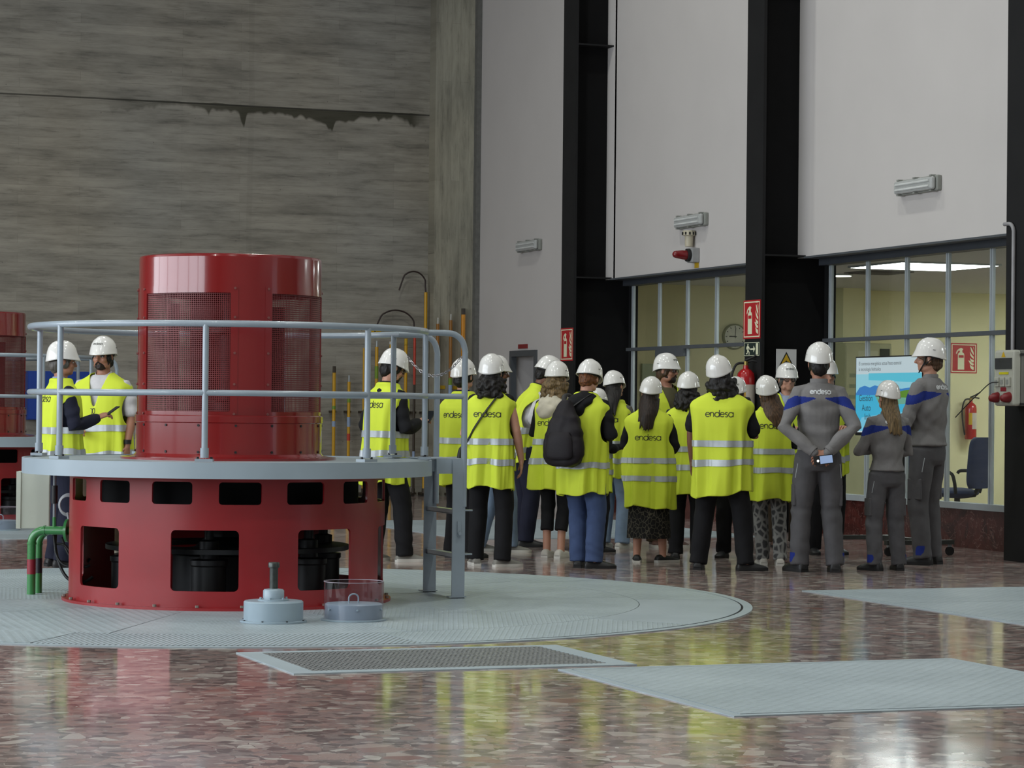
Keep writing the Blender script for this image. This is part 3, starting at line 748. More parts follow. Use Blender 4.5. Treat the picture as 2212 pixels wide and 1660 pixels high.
# steel columns: H section, flange to the hall
def column(yc, w, label):
    c = thing('steel_column', (0, yc, 0), label=label, cat='column', group=None)
    h = w/2; q = MB(); q.box(XC, -h, 0, XC + .035, h, 13); q.build('flange', BLACKST, c, smooth=False)
    q = MB(); q.box(XC + .035, -.012, 0, XG + .1, .012, 13); q.build('web', BLACKDK, c, smooth=False)
    q = MB(); q.box(XG + .06, -h, 0, XG + .1, h, 2.9); q.build('flange', BLACKST, c, smooth=False)
    for z in (2.92, 5.83, 8.8):
        MB().box(XC + .035, -h, z, XW + (.02 if z < 5 else .10), h, z + .018).build('stiffener_plate', BLACKST, c, smooth=False)
    return c
column(30.16, .42, 'black steel column rising beside the narrow white wall bay, farthest of the columns')
column(24.81, .40, 'black steel column carrying the running man exit sign')
column(19.52, .44, 'black steel column at the right edge with the socket box')
column(14.2, .44, 'black steel column out to the right of the picture')

# glazing bays
def glazing(name, y0, y1, muls, doorbay=None):
    w = thing(name, (0, 0, 0)); w['kind'] = 'structure'
    q = MB(); q.box(XG - .10, y0, 2.835, XG + .06, y1, 2.915); q.build('head_beam', mat('dark_grey_lintel', rgb(52, 56, 62), .5, var=.06), w, smooth=False)
    MB().box(XG - .28, y0, 2.905, XG - .02, y1, 2.925).build('lintel_lip', FRAMEG, w, smooth=False)
    MB().box(XG - .05, y0, 2.02, XG + .04, y1, 2.06).build('transom', FRAMEG, w, smooth=False)
    q = MB(); q.box(XG - .06, y0, .37, XG + .05, y1, .43); q.build('window_sill', ALU, w, smooth=False)
    for y in muls:
        q = MB(); q.box(XG - .016, y - .030, .43, XG + .012, y - .004, 2.835); q.box(XG - .016, y + .006, .43, XG + .012, y + .030, 2.835); q.box(XG - .006, y - .006, .43, XG + .008, y + .008, 2.835)
        q.build('mullion', ALU, w, smooth=False)
    ys = [y0] + list(muls) + [y1]
    for a, b in zip(ys, ys[1:]):
        if b - a < .1: continue
        for z0, z1 in ((.43, 2.02), (2.06, 2.835)):
            MB().poly([(XG, a, z0), (XG, a, z1), (XG, b, z1), (XG, b, z0)]).build('pane', GLASS, w, smooth=False)
    if doorbay: MB().box(XG - .06, doorbay[0], 1.93, XG + .03, doorbay[1], 2.02).build('door_head', FRAMEG, w, smooth=False)
    MB().box(XG - .03, y0, .06, XG + .08, y1, .37).build('marble_panel', MARBLE, w, smooth=False)
    MB().box(XG - .04, y0, 0, XG + .08, y1, .06).build('plinth', MARBLE, w, smooth=False)
glazing('window_2', 25.0, 29.97, [29.85, 29.03, 28.2, 27.38, 26.56, 25.74], (28.2, 29.03))
glazing('window_3', 19.73, 24.62, [24.52, 23.7, 22.88, 22.07, 21.25, 20.43])
glazing('window_4', 14.45, 19.3, [18.4, 17.6, 16.8, 16.0, 15.2])
for y in (29.93, 25.05, 24.55, 19.95):
    struct(B(XG - .28, y - .07 if y > 20 else y - .13, 0, XG - .02, y + .07, .36), 'trim_3', MARBLE)
# office behind the glass
struct(B(XG + .1, 31.0, 0, 24, 31.2, 3.0), 'wall_office_end', YWALL)
struct(B(16.0, 30.55, 0, 16.3, 31.0, 3.0), 'wall_office_pier', YWALL)
struct(B(20.0, 8, 0, 20.2, 31.2, 3.0), 'wall_office_side', YWALL)
struct(B(XG + .1, 8, 0, 20.2, 8.2, 3.0), 'wall_office_near', YWALL)
struct(B(XG - .02, 8, 2.925, 24, 31.2, 3.0), 'ceiling_office', OCEIL)
PANEL = emis('office_panel_light', (.93, .98, 1, 1), 18.0)
def ceil_light(x, y, lab, rz=0, round_=False):
    c = thing('ceiling_light', (x, y, 2.925), rz, label=lab, cat='ceiling light')
    if round_:
        MB().cyl((0, 0), .16, -.02, 0, 32).build('trim_ring', ALU, c); MB().cyl((0, 0), .14, -.024, -.018, 32).build('diffuser', emis('warm_downlight', (1, .93, .75, 1), 14.0), c)
    else:
        q = MB(); q.box(-.62, -.62, -.02, .62, -.6, 0); q.box(-.62, .6, -.02, .62, .62, 0); q.box(-.62, -.6, -.02, -.6, .6, 0); q.box(.6, -.6, -.02, .62, .6, 0); q.build('frame', ALU, c, smooth=False)
        for k in range(4): MB().box(-.6, -.58 + k*.3, -.022, .6, -.32 + k*.3, -.012).build('diffuser', PANEL, c, smooth=False)
ceil_light(14.3, 25.4, 'large square fluorescent panel glowing on the office ceiling', R(0))
ceil_light(14.4, 27.6, 'round downlight glowing on the office ceiling', round_=True)
ceil_light(17.2, 22.5, 'square panel light deep in the office to the right'); ceil_light(17.3, 17.5, 'square panel light in the near part of the office')
ceil_light(14.2, 18.0, 'square panel light in the office behind the right column'); ceil_light(18.8, 28.6, 'square panel light near the far corner of the office')
v_ = thing('ceiling_vent', (14.55, 26.9, 2.925), label='flat grey air vent on the office ceiling beside the downlight', cat='vent')
MB().box(-.3, -.3, -.012, .3, .3, 0).build('vent_plate', mat('vent_grey', rgb(110, 108, 102), .7), v_, smooth=False)
q = MB()
for k in range(7): q.box(-.26, -.26 + k*.08, -.02, .26, -.22 + k*.08, -.012)
q.build('slat', MATS['vent_grey'], v_, smooth=False)

# ------------------------------------------------------------ signs
EXT = [(.30, .04), (.30, .62), (.33, .68), (.39, .71), (.39, .76), (.34, .78), (.30, .74), (.26, .66), (.22, .64), (.22, .70), (.27, .79), (.36, .85), (.44, .88), (.50, .86), (.54, .83), (.50, .78), (.50, .71), (.56, .68), (.59, .62), (.59, .04)]
FL = [[(.82, .92), (.86, .75), (.97, .60), (.97, .70), (.93, .78), (.86, .90)], [(.93, .94), (.98, .80), (.99, .76), (.97, .88)], [(.80, .74), (.82, .60), (.90, .50), (.97, .46), (.97, .54), (.90, .60), (.84, .68)],
      [(.80, .50), (.84, .38), (.93, .32), (.97, .34), (.97, .42), (.88, .44)], [(.74, .40), (.82, .26), (.92, .20), (.97, .22), (.97, .28), (.90, .30), (.82, .38)], [(.80, .24), (.84, .10), (.92, .04), (.97, .04), (.97, .16), (.88, .18)]]
def sign_board(name, o, U, W, N, w, h, base, label, cat='sign'):
    """board centred at o, U right, W up, N out"""
    s_ = thing(name, o, label=label, cat=cat); U, W, N = V(U), V(W), V(N)
    def P(u, v, n=0): return U*u + W*v + N*n
    def slab(nm, m, pts, n0, n1, par=s_):
        mb = MB(); a = [P(u, v, n0) for u, v in pts]; b = [P(u, v, n1) for u, v in pts]; k = len(pts)
        mb.add(a + b, [tuple(range(k)), tuple(range(k, 2*k))] + [(i, (i+1) % k, k + (i+1) % k, k + i) for i in range(k)])
        return mb.build(nm, m, par, smooth=False)
    slab('board', base, [(-w/2, -h/2), (w/2, -h/2), (w/2, h/2), (-w/2, h/2)], 0, .006)
    return s_, slab
def frame_pts(slab, w, h, m, t, inset, n0=.006, n1=.007):
    a, b = w/2 - inset, h/2 - inset
    for pts in ([(-a, -b), (a, -b), (a, -b + t), (-a, -b + t)], [(-a, b - t), (a, b - t), (a, b), (-a, b)], [(-a, -b + t), (-a + t, -b + t), (-a + t, b - t), (-a, b - t)], [(a - t, -b + t), (a, -b + t), (a, b - t), (a - t, b - t)]):
        slab('border', m, pts, n0, n1)
def ext_sign(o, U, N, w, h, label):
    s_, slab = sign_board('extinguisher_sign', o, U, (0, 0, 1), N, w, h, SIGNRED, label)
    frame_pts(slab, w, h, SIGNW, .012*w/.4, .016)
    f = lambda pts: [((u - .54)*w*.88 - .0, (v - .48)*h*.86) for u, v in pts]
    slab('pictogram', SIGNW, f([(u*.95 + .0, v) for u, v in EXT]), .006, .008)
    slab('pictogram_label', SIGNRED, f([(.32, .50), (.53, .50), (.53, .60), (.32, .60)]), .008, .0095)
    for p in FL: slab('flame', SIGNW, f(p), .006, .008)
    slab('corner_mark', SIGNW, f([(.80, .975), (.97, .975), (.97, 1.02), (.80, 1.02)]), .006, .008)
    return s_
cA = 30.155; ext_sign((XC, cA, 2.095), (0, -1, 0), (-1, 0, 0), .41, .41, 'red fire extinguisher sign on the column beside the narrow white wall')
ext_sign((XC, 24.835, 2.255), (0, -1, 0), (-1, 0, 0), .41, .41, 'red fire extinguisher sign above the green exit sign')
ext_sign((18.08, 31.0, 2.035), (1, 0, 0), (0, -1, 0), .41, .41, 'red fire extinguisher sign on the yellow office wall')
DKG = mat('dark_green_sign', rgb(24, 40, 36), .5, var=.04)
s_, slab = sign_board('exit_sign', (XC, 24.83, 1.94), (0, -1, 0), (0, 0, 1), (-1, 0, 0), .38, .155, DKG, 'dark green emergency exit sign with a running man and arrow', 'sign')
frame_pts(slab, .38, .155, SIGNW, .006, .006)
slab('door_symbol', SIGNW, [(.105, -.06), (.155, -.06), (.155, .06), (.105, .06)], .006, .008)
slab('arrow', SIGNW, [(-.03, -.008), (.045, -.008), (.045, -.035), (.085, 0), (.045, .035), (.045, .008), (-.03, .008)], .006, .008)
slab('running_man', SIGNW, [(-.10, .055), (-.085, .06), (-.078, .045), (-.085, .035), (-.06, .025), (-.045, .0), (-.055, -.004), (-.07, .01), (-.08, .008), (-.07, -.02), (-.05, -.03), (-.055, -.06), (-.067, -.06), (-.066, -.035), (-.09, -.025), (-.105, -.055), (-.135, -.052), (-.132, -.042), (-.112, -.042), (-.10, -.005), (-.11, .012), (-.125, -.005), (-.133, .0), (-.12, .028), (-.10, .036)], .006, .008)
WSIGN = mat('white_sign', rgb(196, 196, 196), .5, var=.02); YEL = mat('warning_yellow', rgb(196, 158, 24), .5, var=.04)
s_, slab = sign_board('warning_sign', (12.215, 24.6, 1.775), (1, 0, 0), (0, 0, 1), (0, -1, 0), .235, .33, WSIGN, 'white warning sign with a yellow triangle on the black column', 'sign')
slab('triangle_border', M_INK, [(-.098, -.035), (.098, -.035), (0, .138)], .006, .007); slab('triangle', YEL, [(-.075, -.022), (.075, -.022), (0, .112)], .007, .008)
slab('pictogram', M_INK, [(-.04, -.012), (.04, -.012), (.045, .012), (.03, .03), (.008, .035), (0, .05), (-.012, .033), (-.035, .022)], .008, .009)
slab('text_bar', M_INK, [(-.09, -.14), (.09, -.14), (.09, -.09), (-.09, -.09)], .006, .007)

# wall lights
M_LENSW = mat('clear_ribbed_cover', rgb(176, 178, 176), .25, var=.05, sc=20)
def wall_light(y, z, label):
    t_ = thing('wall_light', (XW, y, z), label=label, cat='wall light', group=None)
    MB().box(-.05, -.40, -.075, 0, .40, .075).build('housing', mat('light_housing_grey', rgb(140, 142, 136), .5), t_, smooth=False, bev=.012)
    q = MB(); q.box(-.10, -.375, -.062, -.05, .375, .062); q.build('cover', M_LENSW, t_, smooth=False, bev=.02)
    for zz in (-.028, .024): MB().tube([(-.102, -.33, zz), (-.102, .33, zz)], .012, 10).build('tube', mat('tube_white', rgb(210, 212, 210), .3), t_)
    for yy in (-.32, 0, .32):
        for s1 in (-1, 1): MB().box(-.085, yy - .02, s1*.072 - .008, -.03, yy + .02, s1*.072 + .008).build('clip', M_BLK if 0 else MATS['light_housing_grey'], t_, smooth=False)
wall_light(32.78, 3.49, 'grey fluorescent wall light on the narrow white wall beside the concrete')
wall_light(27.47, 3.485, 'grey fluorescent wall light directly above the red siren')
wall_light(22.16, 3.485, 'grey fluorescent wall light high on the right-hand white wall')
CREAM = mat('cream_plastic', rgb(190, 182, 160), .5, var=.04)
t_ = thing('smoke_detector', (XW - .07, 27.46, 3.27), label='cream round detector between the wall light and the red siren', cat='detector')
MB().lathe([(0, .10), (.07, .10), (.075, .085), (.075, .045), (.05, .035), (.045, -.085), (0, -.09)], n=28).build('body', CREAM, t_)
q = MB()
for k in range(10): a = 2*PI*k/10; q.box(.074*cos(a) - .008, .074*sin(a) - .008, .05, .074*cos(a) + .008, .074*sin(a) + .008, .082)
q.build('vent', M_BLK, t_, smooth=False)
t_ = thing('siren', (XW, 27.38, 3.08), label='red alarm siren with grey base on the middle white wall', cat='siren')
MB().box(-.10, -.075, -.085, 0, .075, .085).build('base', mat('siren_grey', rgb(150, 150, 150), .5), t_, smooth=False, bev=.012)
MB().tube([(-.10, 0, 0), (-.135, 0, 0), (-.14, 0, 0)], [.075, .075, .06], 24).build('collar', M_BLK, t_)
MB().tube([(-.14, 0, 0), (-.20, 0, .003), (-.27, 0, .005)], [.058, .052, .042], 24, round_caps=True).build('beacon', mat('siren_red', rgb(120, 14, 22), .3, coat=.4), t_)
tag(B(XW - .01, 27.33, 2.915 + .02, XW, 27.43, 3.0).build('sign', YEL, smooth=False), label='tiny yellow plate under the red siren', cat='sign')

# ------------------------------------------------------------ extinguishers
EXR = mat('extinguisher_red', rgb(170, 20, 26), .25, var=.04, coat=.4)
def extinguisher(loc, rz, label, k=1.0):
    t_ = thing('fire_extinguisher', loc, rz, label=label, cat='fire extinguisher'); t_.scale = (k, k, k)
    MB().lathe([(0, 0), (.07, 0), (.08, .012), (.08, .42), (.072, .46), (.045, .49), (.025, .50), (.022, .53), (0, .53)], n=32).build('cylinder', EXR, t_)
    MB().tube([(0, 0, .52), (0, 0, .565)], .02, 14).build('valve', mat('brass', rgb(150, 130, 70), .35, .7), t_)
    q = MB(); q.tube([(-.01, 0, .57), (.06, 0, .60), (.13, 0, .64)], .010, 8); q.tube([(-.01, 0, .555), (.06, 0, .57), (.12, 0, .56)], .009, 8); q.build('handle', M_BLK, t_)
    MB().tube(catm([(-.02, 0, .55), (-.09, -.01, .53), (-.13, -.02, .40), (-.12, -.03, .2), (-.095, -.03, .06)], 6), .011, 8).build('hose', M_BLK, t_)
    MB().lathe([(.0805, .14), (.0805, .36)], n=10, a0=R(-95), a1=R(20)).build('label_panel', mat('label_white', rgb(190, 180, 170), .5), t_)
    MB().lathe([(.0806, .20), (.0806, .36)], n=6, a0=R(-130), a1=R(-96)).build('label_panel', YEL, t_)
    return t_
extinguisher((11.825, 24.76, 1.13), R(-20), 'red fire extinguisher hanging on the black column under the exit sign', 1.2)
extinguisher((18.13, 30.88, .93), R(-10), 'red fire extinguisher on the yellow office wall with yellow label')

# clock on the office end wall
t_ = thing('wall_clock', (14.62, 31.0, 2.262), label='round wall clock at nine seen through the glazing', cat='clock')
q = MB(); q.tube([(0, 0, 0), (0, -.05, 0)], .17, 40); q.build('clock_rim', mat('clock_rim_olive', rgb(120, 122, 90), .3), t_)
q = MB(); q.tube([(0, -.05, 0), (0, -.053, 0)], .15, 40); q.build('clock_face', mat('clock_face', rgb(205, 205, 190), .3), t_)
for L, a, w_ in ((.115, 4, .004), (.085, 272, .006)):
    dx, dz = sin(R(a)), cos(R(a)); MB().tube([(-dx*.02, -.056, -dz*.02), (dx*L, -.056, dz*L)], w_, 6).build('clock_hand', M_BLK, t_)
q = MB()
for k in range(12):
    dx, dz = sin(PI*k/6), cos(PI*k/6); q.tube([(dx*.118, -.055, dz*.118), (dx*.138, -.055, dz*.138)], .0045, 6)
q.build('hour_mark', M_BLK, t_)

# ------------------------------------------------------------ grates and floor plates
t_ = thing('floor_grate', (4.25, 12.54, 0), label='long rectangular floor grate with dark steel mesh in a pale frame', cat='grate')
gx, gy = .78, .47; q = MB()
for a in ((-gx - .12, -gy - .10, gx + .1, -gy + .0), (-gx - .12, gy - .0, gx + .1, gy + .07), (-gx - .12, -gy, -gx, gy), (gx - .02, -gy, gx + .1, gy)): q.box(a[0], a[1], 0, a[2], a[3], .006)
q.build('frame', FLATP, t_, smooth=False)
MB().box(-gx, -gy, .0005, gx, gy, .002).build('pit', mat('pit_black', rgb(12, 12, 12), .9), t_, smooth=False)
q = MB(); n1 = 62
for k in range(n1): x = -gx + (k + .5)*2*gx/n1; q.box(x - .006, -gy, .003, x + .006, gy, .0058)
for k in range(15): y = -gy + (k + .5)*2*gy/15; q.box(-gx, y - .009, .003, gx, y + .009, .0056)
q.build('mesh_bars', mat('grate_steel', rgb(120, 122, 122), .4, .1, var=.2, sc=30), t_, smooth=False)
def flat_plate(name, x0, y0, x1, y1, label, seams=(), ax='y', lip=True):
    t_ = thing(name, ((x0+x1)/2, (y0+y1)/2, 0), label=label, cat='floor plate'); hx, hy = (x1-x0)/2, (y1-y0)/2
    q = MB(); e = .05
    for a in ((-hx, -hy, hx, -hy + e), (-hx, hy - e, hx, hy), (-hx, -hy + e, -hx + e, hy - e), (hx - e, -hy + e, hx, hy - e)): q.box(a[0], a[1], 0, a[2], a[3], .006)
    q.build('edge_frame', FLATP, t_, smooth=False)
    ys = [-hy + e + .008] + [s1 - (y0+y1)/2 for s1 in seams] + [hy - e - .008]
    MB().box(-hx + e, -hy + e, .0005, hx - e, hy - e, .003).build('gap', MATS['pit_black'], t_, smooth=False)
    for a, b in zip(ys, ys[1:]): MB().box(-hx + e + .008, a + .005, .003, hx - e - .008, b - .005, .0065).build('cover_plate', TREAD, t_, smooth=False)
    return t_
flat_plate('hatch_cover', 4.66, 9.84, 6.86, 11.86, 'large grey tread-plate hatch in the foreground floor at right')
flat_plate('hatch_cover', 8.40, 12.5, 11.6, 16.63, 'grey floor hatch in front of the overalled workers at right', (13.9, 15.39))
flat_plate('hatch_cover', 8.40, 23.9, 11.6, 28.0, 'grey floor hatch behind the group of visitors', (25.3, 26.7))

def pit_cover(cx, cy, label, dx=0):
    t_ = thing('pit_cover', (cx, cy, 0), label=label, cat='floor plate')
    MB().lathe([(1.05, .0), (3.44, .0), (3.44, .003), (1.05, .003)], n=128, closed=True).build('gap', MATS['pit_black'], t_)
    MB().lathe([(3.40, .0), (3.46, .0), (3.46, .006), (3.40, .006)], n=160, closed=True).build('rim', FLATP, t_)
    for k in range(10):
        for (r0, r1, off) in ((1.04, 2.72, 0), (2.725, 3.385, -4)):
            g = .004; q = MB(); a1 = R(36) - g/r1*2
            q.lathe([(r0, .003), (r1, .003), (r1, .007), (r0, .007)], n=14, closed=True, a0=-a1/2, a1=a1/2)
            q.add([(r0*cos(-a1/2), r0*sin(-a1/2), .003), (r1*cos(-a1/2), r1*sin(-a1/2), .003), (r1*cos(-a1/2), r1*sin(-a1/2), .007), (r0*cos(-a1/2), r0*sin(-a1/2), .007)], [(0, 1, 2, 3)])
            o = q.build('cover_plate', RIB if (off and k in (7, 9)) else TREAD, t_, smooth=False); o.rotation_euler.z = R(36*k + off + 8)
    return t_
GX, GY = 4.22, 16.73
pit_cover(GX, GY, 'round grey tread-plate pit cover under the front red generator')
pit_cover(GX, GY + 11.4, 'round grey pit cover under the distant generator at left')

# ------------------------------------------------------------ generator
def holed_sheet(width, z0, z1, holes, r, thick, grid=(.03, .06), inner=False):
    """cylinder wall of radius r with rounded rectangular holes (angle centre, half width, zlo, zhi, corner)"""
    pts = []; edges = []
    def loop(P):
        b = len(pts); pts.extend(V((x, y)) for x, y in P); k = len(P); edges.extend((b+i, b+(i+1) % k) for i in range(k))
    W = width/2
    nx = int(width/grid[0])
    loop([(-W + width*i/nx, z0) for i in range(nx)] + [(W, z0 + (z1-z0)*i/4) for i in range(4)] + [(W - width*i/nx, z1) for i in range(nx)] + [(-W, z1 - (z1-z0)*i/4) for i in range(4)])
    rects = []
    for (c, hw, a, b, cr) in holes:
        P = []
        for (sx, sz, s0) in ((1, 1, 0), (-1, 1, 90), (-1, -1, 180), (1, -1, 270)):
            ox, oz = c + sx*(hw - cr), (b - cr if sz > 0 else a + cr)
            P += [(ox + cr*cos(R(s0 + t*18)), oz + cr*sin(R(s0 + t*18))) for t in range(6)]
        Q = []
        for p, q in zip(P, P[1:] + P[:1]):
            L = math.hypot(q[0]-p[0], q[1]-p[1]); k = max(1, int(L/grid[0]))
            Q += [(p[0] + (q[0]-p[0])*i/k, p[1] + (q[1]-p[1])*i/k) for i in range(k)]
        loop(Q); rects.append((c, hw, a, b))
    for i in range(1, nx):
        for j in range(1, int((z1-z0)/grid[1])):
            x, z = -W + width*i/nx, z0 + grid[1]*j
            if z < z1 - .015 and not any(abs(x-c) < hw + .008 and a - .008 < z < b + .008 for c, hw, a, b in rects): pts.append(V((x, z)))
    vs, es, fs, *_ = delaunay_2d_cdt(pts, edges, [], 0, 1e-6)
    mb = MB(); out = []
    for f in fs:
        cx = sum(vs[i].x for i in f)/len(f); cz = sum(vs[i].y for i in f)/len(f)
        if any(abs(cx-c) < hw and a < cz < b and not (max(abs(cx-c)-(hw-cr), 0) and max(max(cz-(b-cr), (a+cr)-cz), 0) and math.hypot(abs(cx-c)-(hw-cr), max(cz-(b-cr), (a+cr)-cz)) > cr) for (c, hw, a, b, cr) in holes): continue
        out.append(tuple(f))
    mb.add([(r*sin(v.x/r), -r*cos(v.x/r), v.y) for v in vs], out)
    return mb
def generator(cx, cy, label, detail=True):
    g = thing('generator', (cx, cy, 0), -R(14.15), label=label, cat='generator')   # local -y faces the camera side
    RD = 1.035; c = 2*PI*RD
    holes = []
    for k in range(8): holes.append((R(-8 + 45*k if k < 5 else -8 + 45*k - 360)*RD, R(11.9)*RD, .125, .505, .03))
    for k in range(15): a = 4.2 + 24*k; a = a - 360 if a > 180 else a; holes.append((R(a)*RD, R(7.4)*RD, .665, .805, .022))
    holes = [h for h in holes if abs(h[0]) + h[1] < c/2 - .02]
    o = holed_sheet(c, .02, .84, holes, RD, .012).build('drum', REDDRUM, g, clean=True, sharp=60)
    so = o.modifiers.new('solid', 'SOLIDIFY'); so.thickness = .014; so.offset = -1; es = o.modifiers.new('split', 'EDGE_SPLIT'); es.split_angle = R(35)
    MB().lathe([(RD, .007), (RD + .045, .007), (RD + .045, .024), (RD, .024)], n=96, closed=True).build('drum_flange', REDDRUM, g)
    for k in range(24):
        a = R(15*k + 5); MB().cyl(((RD + .028)*cos(a), (RD + .028)*sin(a)), .012, .026, .04, 6).build('bolt', mat('dusty_bolt', rgb(120, 112, 104), .6), g, smooth=False)
    # machinery inside
    MB().lathe([(0, .014), (.36, .014), (.36, .30), (.30, .31), (.30, .34), (.22, .35), (.14, .42), (.14, .83), (0, .83)], n=48).build('shaft_housing', STEELD, g)
    for k in range(6):
        a = R(60*k + 20); MB().lathe([(0, .014), (.11, .014), (.11, .26), (.12, .27), (.12, .30), (.06, .31), (.06, .42), (.03, .43), (.03, .55), (0, .55)], (.68*cos(a), .68*sin(a)), 24).build('servo_cylinder', STEELD, g)
    MB().lathe([(.5, .34), (.80, .34), (.80, .37), (.5, .37)], n=64, closed=True).build('regulating_ring', STEELD, g)
    MB().lathe([(.2, .56), (1.0, .56), (1.0, .60), (.2, .60)], n=64, closed=True).build('inner_deck', STEELD, g)
    MB().lathe([(.2, .60), (.86, .60), (.86, .83), (.2, .83)], n=64, closed=True).build('rotor_cover', BLACKDK, g)
    # working platform
    MB().lathe([(.0, .90), (1.34, .90), (1.34, .93), (0, .93)], n=128).build('deck', TREAD, g)
    MB().lathe([(1.33, .834), (1.345, .834), (1.345, .935), (1.33, .935)], n=128, closed=True).build('deck_edge', PLATP, g)
    for k in range(12):
        a = R(30*k + 11); q = MB(); q.box(1.03, -.01, .84, 1.33, .01, .90); q.xform(Matrix.Rotation(a, 4, 'Z')); q.build('bracket', PLATP, g, smooth=False)
    # upper cylinder with four mesh windows
    MB().lathe([(.60, .93), (.71, .93), (.71, .945), (.625, .955), (.612, .97)], n=96).build('foot_flange', RED, g)
    MB().lathe([(.612, .955), (.612, 1.17), (.618, 1.175), (.618, 1.215), (.612, 1.22)], n=96).build('lower_band', RED, g)
    RU = .60; cu = 2*PI*RU
    hs = [(R(-31.7 + 90*k if k < 3 else -121.7)*RU, R(32)*RU, 1.245, 2.005, .008) for k in range(4)]
    o = holed_sheet(cu, 1.215, 2.24, hs, RU, .01, (.02, .08)).build('housing', RED, g, clean=True, sharp=60)
    so = o.modifiers.new('solid', 'SOLIDIFY'); so.thickness = .008; so.offset = -1; es = o.modifiers.new('split', 'EDGE_SPLIT'); es.split_angle = R(35)
    MB().lathe([(RU, 2.24), (RU - .003, 2.252), (RU - .012, 2.258), (0, 2.262)], n=96).build('lid', RED, g)
    for k in range(4):
        a0 = -31.7 + 90*k
        q = MB(); A = [R(a0 - 32 + 64*i/20) for i in range(21)]
        for j in range(58):
            z = 1.245 + .76*(j + .5)/58
            q.add([((RU - .006)*sin(a), -(RU - .006)*cos(a), z + s1) for a in A for s1 in (-.0022, .0022)], [(2*i, 2*i+2, 2*i+3, 2*i+1) for i in range(20)])
        for j in range(50):
            a = R(a0 - 32 + 64*(j + .5)/50); da = .0022/RU
            q.add([((RU - .0065)*sin(a + s1), -(RU - .0065)*cos(a + s1), z) for z in (1.245, 2.005) for s1 in (-da, da)], [(0, 1, 3, 2)])
        q.build('mesh_screen', REDM, g, smooth=False)
        # cover frame round the screen, with screws
        q = MB(); A = [R(a0 - 36.5 + 73*i/24) for i in range(25)]; rf = RU + .003
        for z0, z1 in ((1.215, 1.245), (2.005, 2.05)): q.add([(rf*sin(a), -rf*cos(a), z) for a in A for z in (z0, z1)], [(2*i, 2*i+2, 2*i+3, 2*i+1) for i in range(24)])
        for b0, b1 in ((a0 - 36.5, a0 - 32), (a0 + 32, a0 + 36.5)): q.add([(rf*sin(R(b)), -rf*cos(R(b)), z) for b in (b0, (b0+b1)/2, b1) for z in (1.245, 2.005)], [(0, 2, 3, 1), (2, 4, 5, 3)])
        fo = q.build('screen_frame', RED, g, sharp=80); so = fo.modifiers.new('solid', 'SOLIDIFY'); so.thickness = .003; es = fo.modifiers.new('split', 'EDGE_SPLIT'); es.split_angle = R(35)
        for z in (1.23, 1.42, 1.62, 1.85, 2.035):
            for b in (a0 - 34.5, a0 + 34.5):
                p = V((rf*sin(R(b)), -rf*cos(R(b)), z)); n_ = V((sin(R(b)), -cos(R(b)), 0)); MB().tube([p, p + n_*.008], .008, 8).build('screw', mat('worn_screw', rgb(120, 70, 66), .4), g)
    for k in range(16):
        for z in (.985, 1.155):
            b = R(22.5*k + 4); p = V((.612*sin(b), -.612*cos(b), z)); n_ = V((sin(b), -cos(b), 0)); MB().tube([p, p + n_*.006], .008, 8).build('screw', M_BLK, g)
    # slip-ring gear seen through the screens
    MB().lathe([(0, .94), (.16, .94), (.16, 1.3), (.10, 1.32), (.10, 1.75), (.2, 1.76), (.2, 1.8), (.07, 1.82), (.07, 2.1), (0, 2.1)], n=32).build('exciter_shaft', mat('exciter_red', rgb(96, 34, 34), .5), g)
    for k in range(3):
        a = R(120*k - 50); q = MB(); q.box(-.02, -.25, .95, .02, .02, 1.95); q.xform(Matrix.Translation((.36*cos(a), .36*sin(a), 0)) @ Matrix.Rotation(a, 4, 'Z')); q.build('brush_plate', mat('maroon_plate', rgb(104, 58, 56), .5), g, smooth=False)
    q = MB(); q.box(-.30, -.08, 1.78, .10, -.02, 1.84); q.box(.02, -.12, 1.5, .2, -.08, 1.6); q.build('brush_holder', mat('holder_grey', rgb(130, 118, 116), .4), g, smooth=False)
    return g
gen = generator(GX, GY, 'red cylindrical generator in front with a round grey platform')
